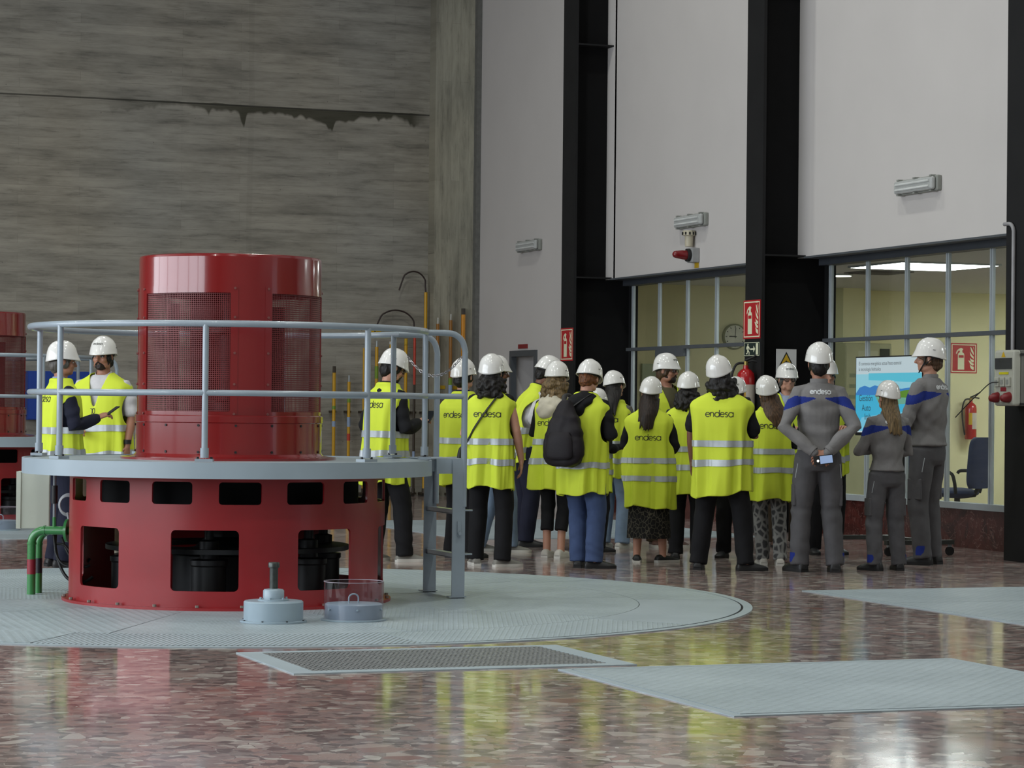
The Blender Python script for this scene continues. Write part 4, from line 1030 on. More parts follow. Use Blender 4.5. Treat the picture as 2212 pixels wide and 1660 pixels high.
def railing(cx, cy, label, zt=1.785, ladder=True):
    t_ = thing('railing', (cx, cy, 0), label=label, cat='railing'); r = 1.30; z0 = .942; zm = 1.36
    h = .29; a_ = math.asin(h/r); n = 110; rad = .0205
    ring = [(r*cos(a_ + (2*PI - 2*a_)*i/n), r*sin(a_ + (2*PI - 2*a_)*i/n)) for i in range(n + 1)]
    for z in (zt, zm):
        if z == zt:
            tail = lambda s1: catm([(1.40, s1*h, zt), (1.47, s1*h, zt - .008), (1.525, s1*h, zt - .05), (1.548, s1*h, zt - .12)], 5) + [(1.548, s1*h, .62)]
            P = list(reversed(tail(1))) + [(x, y, z) for x, y in ring] + tail(-1)
            MB().tube(P, rad, 14).build('top_rail', GREYP, t_)
        else:
            P = [(1.548, h, z)] + [(x, y, z) for x, y in ring] + [(1.548, -h, z)]
            MB().tube(P, rad*.9, 14).build('mid_rail', GREYP, t_)
    base = math.atan2(sin(R(0)), 1)
    tow = -PI/2 - R(14.15) + 2*R(14.15)     # direction from the centre to the camera in world axes
    tow = math.atan2(-cy, -cx)
    for phi in (-54.5, -6.5, 41.5, 91.2, 120, 163, -152, -104):
        a = tow + R(phi); x, y = r*cos(a), r*sin(a)
        p = MB().tube([(x, y, z0 + .02), (x, y, zt)], rad*.95, 14).build('post', GREYP, t_)
        MB().tube([(x, y, z0 + .02), (x, y, z0 + .08)], rad*1.3, 14).build('socket', GREYP, p)
        q = MB(); q.box(-.055, -.04, z0 - .004, .055, .04, z0 + .014); q.xform(Matrix.Translation((x, y, 0)) @ Matrix.Rotation(a + PI/2, 4, 'Z')); q.build('foot_plate', GREYP, p, smooth=False)
        for s1 in (-1, 1):
            q = MB().cyl((x + s1*.042*cos(a + PI/2), y + s1*.042*sin(a + PI/2)), .009, z0 + .014, z0 + .026, 6); q.build('bolt', STEELD, p, smooth=False)
    return t_
railing(GX, GY, 'pale blue-grey tubular railing around the front generator platform')
t_ = thing('safety_chain', (GX + 1.33, GY, 0), label='thin galvanised chain hanging across the ladder gap in the railing', cat='chain')
q = MB(); L0, L1 = V((.0, .28, 1.63)), V((.2, -.28, 1.63)); N_ = 26; pts = []
for i in range(N_ + 1):
    u = i/N_; p = L0.lerp(L1, u); p.z -= .13*4*u*(1-u); pts.append(p)
for i in range(N_):
    c = (pts[i] + pts[i+1])/2; d_ = (pts[i+1] - pts[i]).normalized(); s1 = d_.cross(V((0, 0, 1))).normalized(); s2 = d_.cross(s1)
    e_ = s1 if i % 2 else s2
    q.tube([c + d_*(.016*cos(2*PI*k/10)) + e_*(.0085*sin(2*PI*k/10)) for k in range(10)], .0026, 5, closed=True)
q.build('chain_links', mat('galvanised', rgb(170, 168, 172), .3, .8), t_)
# ladder and gangway
t_ = thing('platform_ladder', (GX + 1.51, GY, .002), label='grey steel ladder with two wide stringers at the platform side', cat='ladder')
for s1 in (-1, 1):
    y = s1*.30
    MB().box(-.045, y - .006, .0, .045, y + .006, .935).build('stringer', GREYP, t_, smooth=False); MB().box(-.07, y - .03, .012, .05, y + .03, .02).build('foot_plate', GREYP, t_, smooth=False)
for z in (.30, .595): 
    q = MB(); q.box(-.03, -.294, z - .028, .03, .294, z - .022); q.box(-.03, -.294, z, .03, .294, z + .004); q.box(-.03, -.294, z - .025, -.025, .294, z); q.box(.045, -.30, z - .006, .10, -.27, z + .004); q.build('rung', GREYP, t_, smooth=False)
q = MB(); q.box(-.19, -.275, .936, .045, .275, .942); q.box(-.155, -.290, .84, .045, -.278, .940); q.box(-.155, .278, .84, .045, .290, .940); q.build('gangway', PLATP, t_, smooth=False)
q = MB(); q.box(-.012, -.318, .42, .012, -.306, .52); q.tube([(0, -.318, .44), (0, -.335, .44)], .012, 10); q.build('latch', GREYP, t_, smooth=False)
# the distant generator at the left edge is the same machine, one bay further on
copy_tree(gen, (GX, GY + 11.4, 0), label='distant red generator cut by the left picture edge')
rl = [o for o in COL.objects if o.name == 'railing'][0]
copy_tree(rl, (GX, GY + 11.4, 0), label='distant grey railing around the generator at the left edge')

# ------------------------------------------------------------ green pipes, box and hoses by the generator
GRN = mat('green_pipe_paint', rgb(52, 124, 64), .32, var=.05, coat=.3); PRED = mat('pipe_red_band', rgb(140, 34, 48), .4, var=.04); PBLK = mat('pipe_black_band', rgb(34, 34, 40), .4)
dv = V((.876, -.482, 0)); sv = V((.482, .876, 0))
def pipe(base, r, zt, L, band, label):
    t_ = thing('cooling_pipe', base, label=label, cat='pipe', group=None)
    P = [(0, 0, .0), (0, 0, zt - .09)] + [tuple(dv*(.09*(1 - cos(R(a)))) + V((0, 0, zt - .09 + .09*sin(R(a))))) for a in (15, 30, 45, 60, 75, 90)] + [tuple(dv*L + V((0, 0, zt)))]
    MB().tube(P, r, 18).build('pipe_run', GRN, t_); MB().tube([(0, 0, .135), (0, 0, .235)], r*1.03, 18).build('colour_band', band, t_)
    for q in ((0, 0, zt - .09), tuple(dv*.09 + V((0, 0, zt)))):
        d_ = V((0, 0, .006)) if q[0] == 0 else dv*.006; MB().tube([V(q) - d_, V(q) + d_], r*1.12, 18).build('weld_ring', GRN, t_)
    return t_
p_ = pipe((3.04, 17.38, .0072), .029, .43, .27, PRED, 'green pipe with a red band bending into the generator')
e_ = dv*.24 + V((0, 0, .43)); MB().tube([e_, e_ + dv*.018], .078, 28).build('pipe_flange', GRN, p_); MB().tube([e_ - dv*.004, e_], .05, 20).build('flange_neck', GRN, p_)
MB().tube([dv*.155 + V((0, 0, .45)), dv*.155 + V((0, 0, .52))], .012, 12).build('stub', GRN, p_)
MB().tube([dv*.155 + V((0, 0, .52)), dv*.155 + V((0, 0, .80))], .011, 12).build('impulse_pipe', mat('grey_pipe', rgb(120, 124, 128), .4), p_); MB().tube([dv*.155 + V((0, 0, .61)), dv*.155 + V((0, 0, .73))], .021, 14).build('valve_body', M_BLK, p_)
pipe((3.11, 17.50, .0072), .024, .42, .22, PBLK, 'green pipe with a black band just behind the red-banded pipe')
t_ = thing('junction_box', (3.12, 17.78, .43), -YAW*.6, label='pale beige metal box hanging under the platform rim at left', cat='box')
MB().box(-.11, -.06, 0, .11, .06, .39).build('body', mat('beige_enamel', rgb(196, 200, 186), .45, var=.03), t_, smooth=False, bev=.006)
MB().box(-.115, -.068, .0, -.085, -.055, .39).build('door_edge', MATS['beige_enamel'], t_, smooth=False)
MB().box(-.02, .0, .385, .30, .02, .44).build('hanger', PLATP, t_, smooth=False)
HB = mat('black_hose', rgb(20, 20, 22), .5)
t_ = thing('hose_bundle', (3.22, 17.42, 0), label='black hoses and cables looping beside the drum at left', cat='hose')
for i, P in enumerate([[(-.02, .06, .45), (0, .0, .25), (.05, -.08, .12), (.14, -.12, .085), (.22, -.1, .12)], [(.0, .06, .40), (-.01, 0, .28), (.04, -.05, .20), (.16, -.1, .19), (.2, -.1, .2)],
                       [(.04, .05, .38), (.06, 0, .30), (.10, -.03, .24), (.18, -.06, .22), (.21, -.05, .24)], [(.0, .02, .34), (.05, .0, .33), (.09, -.02, .27), (.12, -.02, .20), (.16, -.03, .17)]]):
    MB().tube(catm(P, 6), .011 - .002*(i > 0), 10).build('hose', HB, t_)
WC = mat('grey_white_cable', rgb(150, 150, 152), .5)
q = MB()
for k in range(5):
    rr_ = .052 + .004*k; q.tube([V((.075, .05, .60)) + V((cos(YAW), -sin(YAW), 0))*(rr_*cos(2*PI*i/28)) + V((0, 0, 1))*(rr_*1.12*sin(2*PI*i/28)) + sv*(.006*k) for i in range(28)], .0042, 6, closed=True)
q.build('coiled_cable', WC, t_)
MB().tube([(.075, .05, .55), (.09, .04, .45), (.12, 0, .36)], .008, 8).build('cable_tail', WC, t_)
q = MB().ell((.165, -.01, .27), (.045, .03, .05)); me = remesh(q, .008, 1); wrinkle(me, .012, 4, (70, 70, 70)); mesh_obj(me, 'rag', mat('white_rag', rgb(185, 190, 205), .8), t_)

# oil cup with shaft, and the clear cylinder beside it
LG = mat('light_blue_grey_paint', rgb(146, 163, 174), .35, var=.04, sc=8)
t_ = thing('shaft_stub', (4.03, 14.86, .0078), label='pale grey round cap with an upright dark rod on the pit cover', cat='machine part')
MB().lathe([(0, 0), (.197, 0), (.197, .01), (.176, .012), (.176, .118), (.170, .125), (0, .128)], n=64).build('base_drum', LG, t_)
MB().lathe([(0, .126), (.092, .126), (.092, .134), (.063, .136), (.062, .185), (.056, .192), (.03, .196), (0, .196)], n=48).build('collar', LG, t_)
MB().lathe([(0, .19), (.025, .19), (.025, .318), (.034, .322), (.034, .345), (.03, .352), (0, .354)], n=32).build('rod', mat('dull_steel_rod', rgb(70, 74, 72), .35, .6, var=.25, sc=30), t_)
for k in range(8): a = R(45*k + 10); MB().cyl((.187*cos(a), .187*sin(a)), .006, .01, .016, 8).build('screw', M_BLK, t_, smooth=False); 
for k in range(6): a = R(60*k); MB().cyl((.078*cos(a), .078*sin(a)), .007, .134, .146, 8).build('bolt', LG, t_, smooth=False)
CLR = mat_glass('clear_acrylic', (.86, .84, .88, 1), .04, 1.49)
gc = thing('clear_cylinder', (4.53, 14.88, .0078), label='open clear plastic cylinder on a grey base beside the rod cap', cat='machine part')
MB().lathe([(0, 0), (.197, 0), (.197, .008), (.172, .010), (.172, .095), (.165, .10), (0, .10)], n=64).build('base_drum', LG, gc)
MB().lathe([(.178, .004), (.178, .232)], n=72).build('clear_wall', CLR, gc); MB().lathe([(.176, .229), (.180, .229), (.180, .233), (.176, .233)], n=72, closed=True).build('rim', mat('acrylic_edge', rgb(150, 140, 150), .3), gc)
MB().tube([(-.03, 0, .10)] + [(.03*-cos(R(a)), .0, .13 + .025*sin(R(a))) for a in range(0, 181, 20)] + [(.03, 0, .10)], .005, 8).build('handle', LG, gc)
for k in range(6): a = R(60*k + 20); MB().tube([(.172*cos(a), .172*sin(a), .07), (.184*cos(a), .184*sin(a), .07)], .006, 8).build('screw', LG, gc)
copy_tree(gc, (4.28, 26.3, .0078), label='distant clear cylinder on the far pit cover at the left edge')

# ------------------------------------------------------------ tool poles on the concrete wall
PY_ = mat('yellow_fibreglass', rgb(206, 156, 24), .4, var=.06); PO = mat('amber_fibreglass', rgb(150, 98, 26), .4, var=.08); POR = mat('orange_red_fibreglass', rgb(190, 62, 40), .45)
GB = mat('green_tape', rgb(120, 150, 40), .5); BB = mat('blue_white_label', rgb(150, 170, 200), .5); DKB = mat('dark_bronze', rgb(60, 50, 38), .5); BRN = mat('brown_hook', rgb(48, 34, 30), .5)
def pole(px, topy, m, label, r=.022, bands=(), tip=None, base=1062, y=35.87, hook=None, zb=None, segs=None):
    a = onY(px, topy, y); t_ = thing('insulating_pole', (a.x, y, 0), label=label, cat='pole', group=None)
    z0 = zb if zb is not None else .09; zt = a.z
    r *= 1.12; MB().tube([(0, 0, z0), (0, 0, zt)], r, 12).build('rod', m, t_)
    if segs:
        for (za, zb_, mm) in segs: MB().tube([(0, 0, za), (0, 0, zb_)], r*1.08, 12).build('rod_section', mm, t_)
    MB().tube([(0, 0, z0 - .05), (0, 0, z0 + .02)], r*1.3, 12).build('end_cap', DKB, t_)
    if tip: MB().tube([(0, 0, zt - .01), (0, 0, zt + .09)], r*tip[1], 12).build('tip', tip[0], t_)
    for z, h_, mm in bands: MB().tube([(0, 0, z), (0, 0, z + h_)], r*1.12, 12).build('tape_band', mm, t_)
    if hook:
        w, hh = hook; P = [(0, 0, zt - .02), (-.01, 0, zt + .10)] + [(-w/2 + w/2*cos(R(q)), 0, zt + .10 + hh*sin(R(q))) for q in range(20, 150, 15)] + [(-w, 0, zt + .10 + hh*.05), (-w - .03, 0, zt + .02)]
        MB().tube(catm(P, 3), .012, 8).build('hook', BRN, t_)
    MB().box(-.05, .0, .02, .05, 36 - y - .005, .05).build('floor_holder', DKB, t_, smooth=False); MB().box(-.04, r*.5, 1.2, .04, 36 - y - .003, 1.23).build('wall_clip', DKB, t_, smooth=False)
    return t_
C = lambda s: s
pole(722, 805, PY_, 'yellow pole with black tip, first right of the generator housing', .022, [(1.25, .05, GB), (1.0, .08, BB)], (DKB, 1.0))
pole(754, 825, PY_, 'yellow pole with a steel tip, second right of the generator housing', .020, [(1.35, .06, GB), (1.0, .14, BB), (.8, .1, POR)], (ALU, .5))
pole(786, 752, PY_, 'slim yellow pole partly behind the front railing post', .012)
pole(814, 750, PY_, 'yellow pole with green and blue bands, left of the bearded man', .022, [(1.7, .18, GB), (1.48, .1, M_BLK), (1.34, .14, BB)], (ALU, .45))
pole(845, 738, PY_, 'yellow pole rising directly behind the white helmet of the man with the phone', .022, [(2.2, .04, M_WHITE)])
pole(877, 745, PY_, 'yellow pole with a dark clamp, right of the helmet of the man by the ladder', .022, [(1.95, .10, M_BLK), (1.15, .2, GB)], (YEL, 1.0))
pole(896, 722, DKB, 'dark pole with an orange-red section and a small arched hook', .016, [(.55, .1, BB)], None, hook=(.58, .24), segs=[(1.62, 2.34, POR)])
pole(920, 632, PY_, 'tallest yellow pole carrying the big arched hook', .022, [(.4, .1, BB)], None, hook=(.38, .20))
pole(946, 700, PO, 'amber pole with a thin steel tip on the concrete pilaster', .022, [(1.15, .09, GB), (1.05, .1, BB)], (M_WHITE, .35), y=35.66)
pole(974, 692, PO, 'amber pole with green and blue bands on the concrete pilaster', .022, [(1.62, .10, GB), (1.46, .16, BB), (1.38, .05, M_BLK)], (M_WHITE, .35), y=35.66)
pole(1001, 680, mat('orange_fibreglass', rgb(214, 140, 20), .4), 'thick orange-yellow pole beside the white wall corner', .028, [], (DKB, .95), y=35.66)
def plate(px, py, w, h, lab, y):
    a = onY(px, py, y); tag(B(a.x - w/2, y - .012, a.z - h/2, a.x + w/2, y, a.z + h/2).build('sign', YEL, smooth=False), label=lab, cat='sign')
plate(805, 716, .24, .035, 'thin yellow strip sign on the concrete above the poles', 36.0)
plate(955, 837, .085, .05, 'small yellow plate on the pilaster left of the banded amber pole', 35.73); plate(984, 838, .085, .05, 'small yellow plate on the pilaster right of the banded amber pole', 35.73)
a, b = onY(52, 802, 36), onY(190, 908, 36)
t_ = thing('wall_cabinet', ((a.x+b.x)/2, 36.0, b.z), label='blue metal cabinet on the concrete wall behind the two men at left', cat='cabinet'); w_ = b.x - a.x; h_ = a.z - b.z
BLUE = mat('blue_cabinet_paint', rgb(24, 62, 150), .45, var=.05)
MB().box(-w_/2, -.3, 0, w_/2, -.02, h_).build('body', BLUE, t_, smooth=False)
for s1 in (-1, 1): 
    dd_ = MB().box(min(0, s1*w_/2) + .006, -.315, .012, max(0, s1*w_/2) - .006, -.3, h_ - .012).build('door', BLUE, t_, smooth=False); MB().box(s1*.04 - .01, -.33, h_*.45, s1*.04 + .01, -.315, h_*.6).build('handle', M_BLK, dd_, smooth=False)
MB().box(-w_/2, -.02, .1, w_/2, 0, h_ - .1).build('wall_bracket', FRAMEG, t_, smooth=False)

# ------------------------------------------------------------ presentation screen
XS = 11.5; tl = onX(1850, 774, XS); bl = onX(1850, 934, XS); SW = 1.24; SH = tl.z - bl.z
t_ = thing('presentation_screen', (XS, tl.y - SW/2, 0), -PI/2, label='large lit display on a wheeled stand showing a lake landscape slide', cat='screen')
# local: x to the viewer's right, -y faces the viewer
t_.rotation_euler.z = -PI/2
zc = (tl.z + bl.z)/2
MB().box(-SW/2 - .012, 0, bl.z - .03, SW/2 + .012, .05, tl.z + .012).build('bezel', mat('bezel_black', rgb(16, 16, 18), .3), t_, smooth=False)
def scr(name, col, pts, k, st=1.0):
    return MB().poly([(-SW/2 + u*SW, -.001 - .0006*k, bl.z + v*SH) for u, v in pts]).build(name, emis('screen_' + name + str(k), col, st), sd, smooth=False)
sd = MB().box(-SW/2, -.001, bl.z, SW/2, 0, tl.z).build('display', emis('screen_white', rgb(205, 225, 232), .8), t_, smooth=False)
scr('sky', rgb(150, 215, 232), [(0, .2), (1, .2), (1, .78), (0, .78)], 1, .85); scr('cloud', rgb(90, 200, 225), [(.2, .70), (1, .66), (1, .79), (.2, .79)], 2, .85)
scr('mountain', rgb(50, 130, 205), [(0, .52), (.06, .60), (.14, .625), (.22, .60), (.3, .63), (.42, .60), (.55, .61), (.7, .58), (.85, .6), (1, .57), (1, .45), (0, .45)], 3, .85)
scr('lake', rgb(60, 185, 225), [(0, .03), (1, .03), (1, .50), (0, .50)], 4, .85); scr('shore', rgb(110, 175, 150), [(.38, .36), (1, .40), (1, .50), (.30, .50)], 5, .85)
scr('meadow', rgb(96, 150, 40), [(.34, .49), (.5, .51), (.75, .56), (1, .58), (1, .46), (.5, .47)], 6, .75); scr('near_water', rgb(120, 205, 235), [(.02, .02), (.6, .02), (.98, .18), (.98, .30), (.5, .26), (.1, .2)], 7, .85)
scr('bank', rgb(150, 205, 70), [(.62, .02), (1, .02), (1, .2), (.8, .14)], 8, .75)
def text3(body, size, x, z, m, par, y=-.008, align='LEFT'):
    cu = bpy.data.curves.new('t', 'FONT'); cu.body = body; cu.size = size; cu.align_x = align; cu.extrude = 0
    o = bpy.data.objects.new('tmp', cu); COL.objects.link(o); dg = bpy.context.evaluated_depsgraph_get(); dg.update()
    me = bpy.data.meshes.new_from_object(o.evaluated_get(dg)); bpy.data.objects.remove(o)
    me.transform(Matrix.Translation((x, y, z)) @ Matrix.Rotation(PI/2, 4, 'X')); me.materials.clear(); me.materials.append(m); me.name = 'slide_text'
    o = bpy.data.objects.new('slide_text', me); COL.objects.link(o); o.parent = par; return o
TXT = mat('slide_text_grey', rgb(60, 66, 74), .5)
text3('El contexto energético actual hace esencial', .047, -SW/2 + .06, bl.z + SH*.90, TXT, sd); text3('la tecnología hidráulica', .047, -SW/2 + .06, bl.z + SH*.825, TXT, sd)
text3('Gestión', .085, -SW/2 + .07, bl.z + SH*.42, TXT, sd); text3('Auto', .085, -SW/2 + .13, bl.z + SH*.29, TXT, sd); text3('Imb', .085, -SW/2 + .18, bl.z + SH*.17, TXT, sd)
text3('a', .085, -SW/2 + .86, bl.z + SH*.17, TXT, sd)
q = MB(); q.box(-.06, .05, .16, .0, .09, zc + .2); q.box(.10, .05, .16, .16, .09, zc + .2); q.build('upright', mat('stand_grey', rgb(66, 68, 66), .4, .3), t_, smooth=False)
MB().box(-.25, .02, zc - .15, .35, .06, zc + .15).build('mount_plate', M_BLK, t_, smooth=False)
for s1 in (-1, 1):
    q = MB(); q.box(s1*.48 - .03 + .05, -.30, .10, s1*.48 + .03 + .05, .38, .14); q.build('foot_beam', MATS['stand_grey'], t_, smooth=False)
    for yy in (-.27, .35): MB().tube([(s1*.48 + .05 - .012, yy, .04), (s1*.48 + .05 + .012, yy, .04)], .04, 20).build('caster', M_BLK, t_); MB().box(s1*.48 + .04, yy - .015, .05, s1*.48 + .06, yy + .015, .11).build('caster_fork', ALU, t_, smooth=False)
MB().box(-.46, .04, .10, .56, .10, .15).build('cross_beam', MATS['stand_grey'], t_, smooth=False)
MB().box(-.35, -.12, .90, .35, .05, .92).build('shelf', M_BLK, t_, smooth=False)

# ------------------------------------------------------------ socket box and conduit on the right column
t_ = thing('socket_box', (XC, 19.385, 1.59), label='grey and white socket box with red sockets on the right column', cat='socket box')
SBW = mat('socket_box_white', rgb(172, 172, 160), .5, var=.03); SBG = mat('socket_box_grey', rgb(112, 112, 106), .55, var=.03)
MB().box(-.16, -.17, -.24, 0, .155, .24).build('back_box', SBG, t_, smooth=False, bev=.01)
MB().box(-.23, -.17, -.24, -.16, .155, .24).build('front_cover', SBW, t_, smooth=False, bev=.02)
for z in (-.235, .19):
    MB().box(-.17, -.18, z, -.13, -.168, z + .02).build('hinge_screw', M_BLK, t_, smooth=False)
MB().box(-.236, -.135, .075, -.228, .135, .17).build('breaker_window', mat('smoked_window', rgb(50, 52, 52), .2), t_, smooth=False)
MB().poly([(-.2315, .04, .178), (-.2315, -.03, .178), (-.2315, .005, .228)]).build('warning_triangle', YEL, t_, smooth=False)
MB().box(-.234, -.08, .03, -.228, .07, .05).build('yellow_label', mat('bright_yellow_label', rgb(200, 190, 20), .5), t_, smooth=False)
for y in (.09, 0, -.09): s_ = MB().box(-.25, y - .034, -.075, -.228, y + .034, .005).build('socket', SBW, t_, smooth=False, bev=.004); MB().box(-.254, y - .018, -.055, -.249, y + .018, -.015).build('socket_flap', MATS['light_housing_grey'], s_, smooth=False)
MB().box(-.234, -.045, -.115, -.228, .045, -.08).build('red_label', PRED, t_, smooth=False)
s_ = MB().box(-.25, -.03, -.21, -.228, .03, -.125).build('socket', SBW, t_, smooth=False, bev=.004); MB().box(-.254, -.016, -.185, -.249, .016, -.145).build('socket_flap', MATS['light_housing_grey'], s_, smooth=False)
for y in (.095, -.095): MB().tube([(-.225, y, -.165), (-.27, y, -.172), (-.285, y, -.175)], [.045, .042, .034], 20, round_caps=True).build('red_socket', mat('socket_red', rgb(120, 20, 26), .4), t_)
q = onX(2153, 826, 11.68)
tag(MB().tube(catm([tuple(onX(a_, b_, 11.66)) for a_, b_ in ((2156, 826), (2138, 829), (2116, 849), (2092, 872), (2064, 902))], 6), .0045, 8).build('cable', M_BLK), label='thin black cable drooping left from the socket box', cat='cable')
a = onX(2187, 700, 11.905)
tag(MB().tube([(XC - .02, a.y + .155, 2.94)] + [(XC - .02, a.y + .08 - .08*sin(R(q)) , 2.94 - .08*(1 - cos(R(q)))) for q in (0, 20, 40, 60, 80, 90)] + [(XC - .02, a.y, 2.2), (XC - .02, a.y, 1.83)], .017, 12).build('conduit', mat('conduit_grey', rgb(140, 138, 140), .5)), label='grey conduit bending down the right column to the socket box', cat='conduit')

# ------------------------------------------------------------ office furniture
BG = mat('beige_cabinet', rgb(176, 174, 140), .6, var=.03)
a, b = onY(1826, 741, 30.3), onY(1926, 741, 30.3)
t_ = thing('control_cabinet', ((a.x+b.x)/2, 30.3, 0), label='tall beige control cabinet in the office behind the screen', cat='cabinet'); w_ = b.x - a.x
MB().box(-w_/2, 0, 0, w_/2, .6, a.z).build('body', BG, t_, smooth=False, bev=.01)
for s1 in (0, 1):
    dd_ = MB().box(-w_/2 + s1*w_/2 + .01, -.015, .08, -w_/2 + (s1+1)*w_/2 - .01, 0, a.z - .04).build('door', BG, t_, smooth=False)
    for k in range(5): MB().box(-w_/2 + s1*w_/2 + .06, -.02, 1.2 + .14*k - .02, -w_/2 + s1*w_/2 + .06 + w_*.32, -.014, 1.2 + .14*k + .03).build('vent_panel', mat('vent_green_grey', rgb(140, 146, 120), .6), dd_, smooth=False)
MB().box(w_/2 - .18, -.025, a.z - .17, w_/2 - .04, -.014, a.z - .07).build('display', mat('cabinet_display', rgb(50, 54, 46), .4), t_, smooth=False)
a, b = onY(1391, 786, 30.9), onY(1440, 905, 30.9)
tag(B(a.x, 30.95, b.z - .3, b.x + .1, 31.0, a.z).build('notice_board', mat('board_pale_green', rgb(170, 180, 150), .5), smooth=False), label='pale board on the office wall behind the bearded speaker', cat='board')
OCB = mat('navy_chair_fabric', rgb(44, 56, 92), .85)
def office_chair(x, y, rz, label):
    c = thing('office_chair', (x, y, 0), rz, label=label, cat='office chair', group=None)
    q = MB(); rr_ = []
    for z, hw, d_ in catm([(.52, .16, .0), (.6, .21, .0), (.8, .225, .02), (.98, .20, .03), (1.04, .12, .035)], 4): rr_.append([(hw*math.copysign(abs(cos(2*PI*i/24))**.7, cos(2*PI*i/24)), -.24 + d_*-1 + .045*math.copysign(abs(sin(2*PI*i/24))**.7, sin(2*PI*i/24)), z) for i in range(24)])
    q.rings(rr_).build('backrest', OCB, c); MB().ell((0, .02, .47), (.25, .24, .055)).build('seat', OCB, c)
    MB().tube([(0, 0, .08), (0, 0, .44)], .03, 12).build('gas_column', M_BLK, c); MB().tube([(0, -.02, .43), (0, -.2, .45), (0, -.27, .6)], .022, 8).build('back_bracket', M_BLK, c)
    for s1 in (-1, 1): MB().tube(catm([(s1*.24, -.12, .47), (s1*.29, -.13, .6), (s1*.29, -.08, .68), (s1*.29, .12, .69), (s1*.28, .16, .66)], 4), .018, 8).build('armrest', M_BLK, c)
    for k in range(5):
        a_ = R(72*k); l_ = MB().tube([(0, 0, .10), (.28*cos(a_), .28*sin(a_), .075)], .018, 8).build('base_leg', M_BLK, c); MB().ell((.28*cos(a_), .28*sin(a_), .03), (.02, .02, .029)).build('caster', M_BLK, l_)
    return c
office_chair(13.5, 23.25, R(30), 'navy office chair right behind the glass near the right column')
office_chair(13.7, 24.6, R(-60), 'navy office chair further back, beside the tall grey worker')
office_chair(13.7, 21.3, R(150), 'office chair cut off by the right column')
DW = mat('desk_grey_top', rgb(170, 172, 164), .4)
t_ = thing('desk', (15.0, 22.6, 0), label='office desk with papers behind the navy chairs', cat='desk'); MB().box(-.4, -1.6, .71, .4, 1.4, .74).build('tabletop', DW, t_, smooth=False)
for yy in (-1.55, -.1, 1.33): MB().box(-.36, yy, 0, .36, yy + .03, .71).build('side_panel', DW, t_, smooth=False)
t_ = thing('telephone', (14.85, 21.3, .74), label='dark desk telephone near the right column', cat='telephone'); MB().box(-.1, -.1, 0, .1, .1, .04).build('base', M_BLK, t_, smooth=False, bev=.01); MB().tube([(-.09, -.06, .06), (.09, -.06, .06)], .02, 10, round_caps=True).build('handset', M_BLK, t_)
tag(B(14.75, 23.2, .74, 14.98, 23.5, .78).build('paper_stack', mat('paper', rgb(215, 215, 205), .8), smooth=False), label='stack of white papers on the office desk', cat='papers')

# ------------------------------------------------------------ the people
FWH = V((fw.x, fw.y, 0)).normalized()
def ztop(loc, py, px=None):
    """height of picture row py above the ground point loc"""
    d0 = V((loc.x, loc.y, 0)).dot(FWH)
    r_ = ray(px, py); t = d0 / V((r_.x, r_.y, 0)).dot(FWH); return HC + r_.z*t
def PP(foot, topx, topy, corr=0.0, **k):
    loc = V(k.pop('at')) if 'at' in k else onZ(*foot); loc.z = 0; h = (ztop(loc, topy, topx) + corr) / 1.829*1.78
    return person(0, 0, h, at=loc, **k), loc, h
HBLK = hairmat('black_hair', 26, 22, 20); HDK = hairmat('dark_brown_hair', 44, 32, 26); HBR = hairmat('brown_hair', 84, 62, 44); HAU = hairmat('auburn_hair', 112, 68, 38); HGR = hairmat('grey_hair', 92, 88, 84); HCU = hairmat('light_brown_curls', 112, 92, 62)
NAVY = cloth('navy_cloth', 28, 30, 46); DBLK = cloth('black_cloth', 24, 24, 27); OLIVE = cloth('olive_shirt', 84, 80, 58); WHT = cloth('white_cloth', 196, 194, 196); JEAN = cloth('blue_denim', 66, 82, 118); LJEAN = cloth('light_denim', 128, 148, 172)
BRNT = cloth('brown_trousers', 62, 52, 40); GRYS = cloth('grey_shirt', 96, 94, 90); CRM = cloth('cream_cotton', 198, 190, 172); WG = cloth('workwear_grey', 122, 120, 120); WGD = cloth('workwear_dark_grey', 84, 83, 86); WB = cloth('workwear_blue', 34, 50, 128)
LEO = None
def m_pattern(name, bg, fg, sc, lo, hi):
    t = NT(name); v = t.coord((1, 1, .8)); vo = t.n('ShaderNodeTexVoronoi', Scale=sc, _feature='DISTANCE_TO_EDGE'); t.l(v, vo.inputs['Vector'])
    t.l(t.ramp(vo.outputs['Distance'], [(lo, fg), (hi, bg)]), t.b.inputs['Base Color']); t.set(Roughness=.8, Specular_IOR_Level=.2); return t.m
SKP = m_pattern('black_netted_skirt', rgb(26, 25, 25), rgb(78, 74, 64), 26, .03, .07); LEG = m_pattern('grey_patterned_leggings', rgb(70, 70, 72), rgb(138, 138, 136), 17, .08, .2)
SH_BLK = mat('black_shoe', rgb(24, 24, 26), .5); SH_GR = mat('grey_sneaker', rgb(120, 118, 112), .7); SH_WH = mat('white_sneaker', rgb(190, 186, 178), .6); SH_BR = mat('brown_shoe', rgb(78, 52, 44), .5)
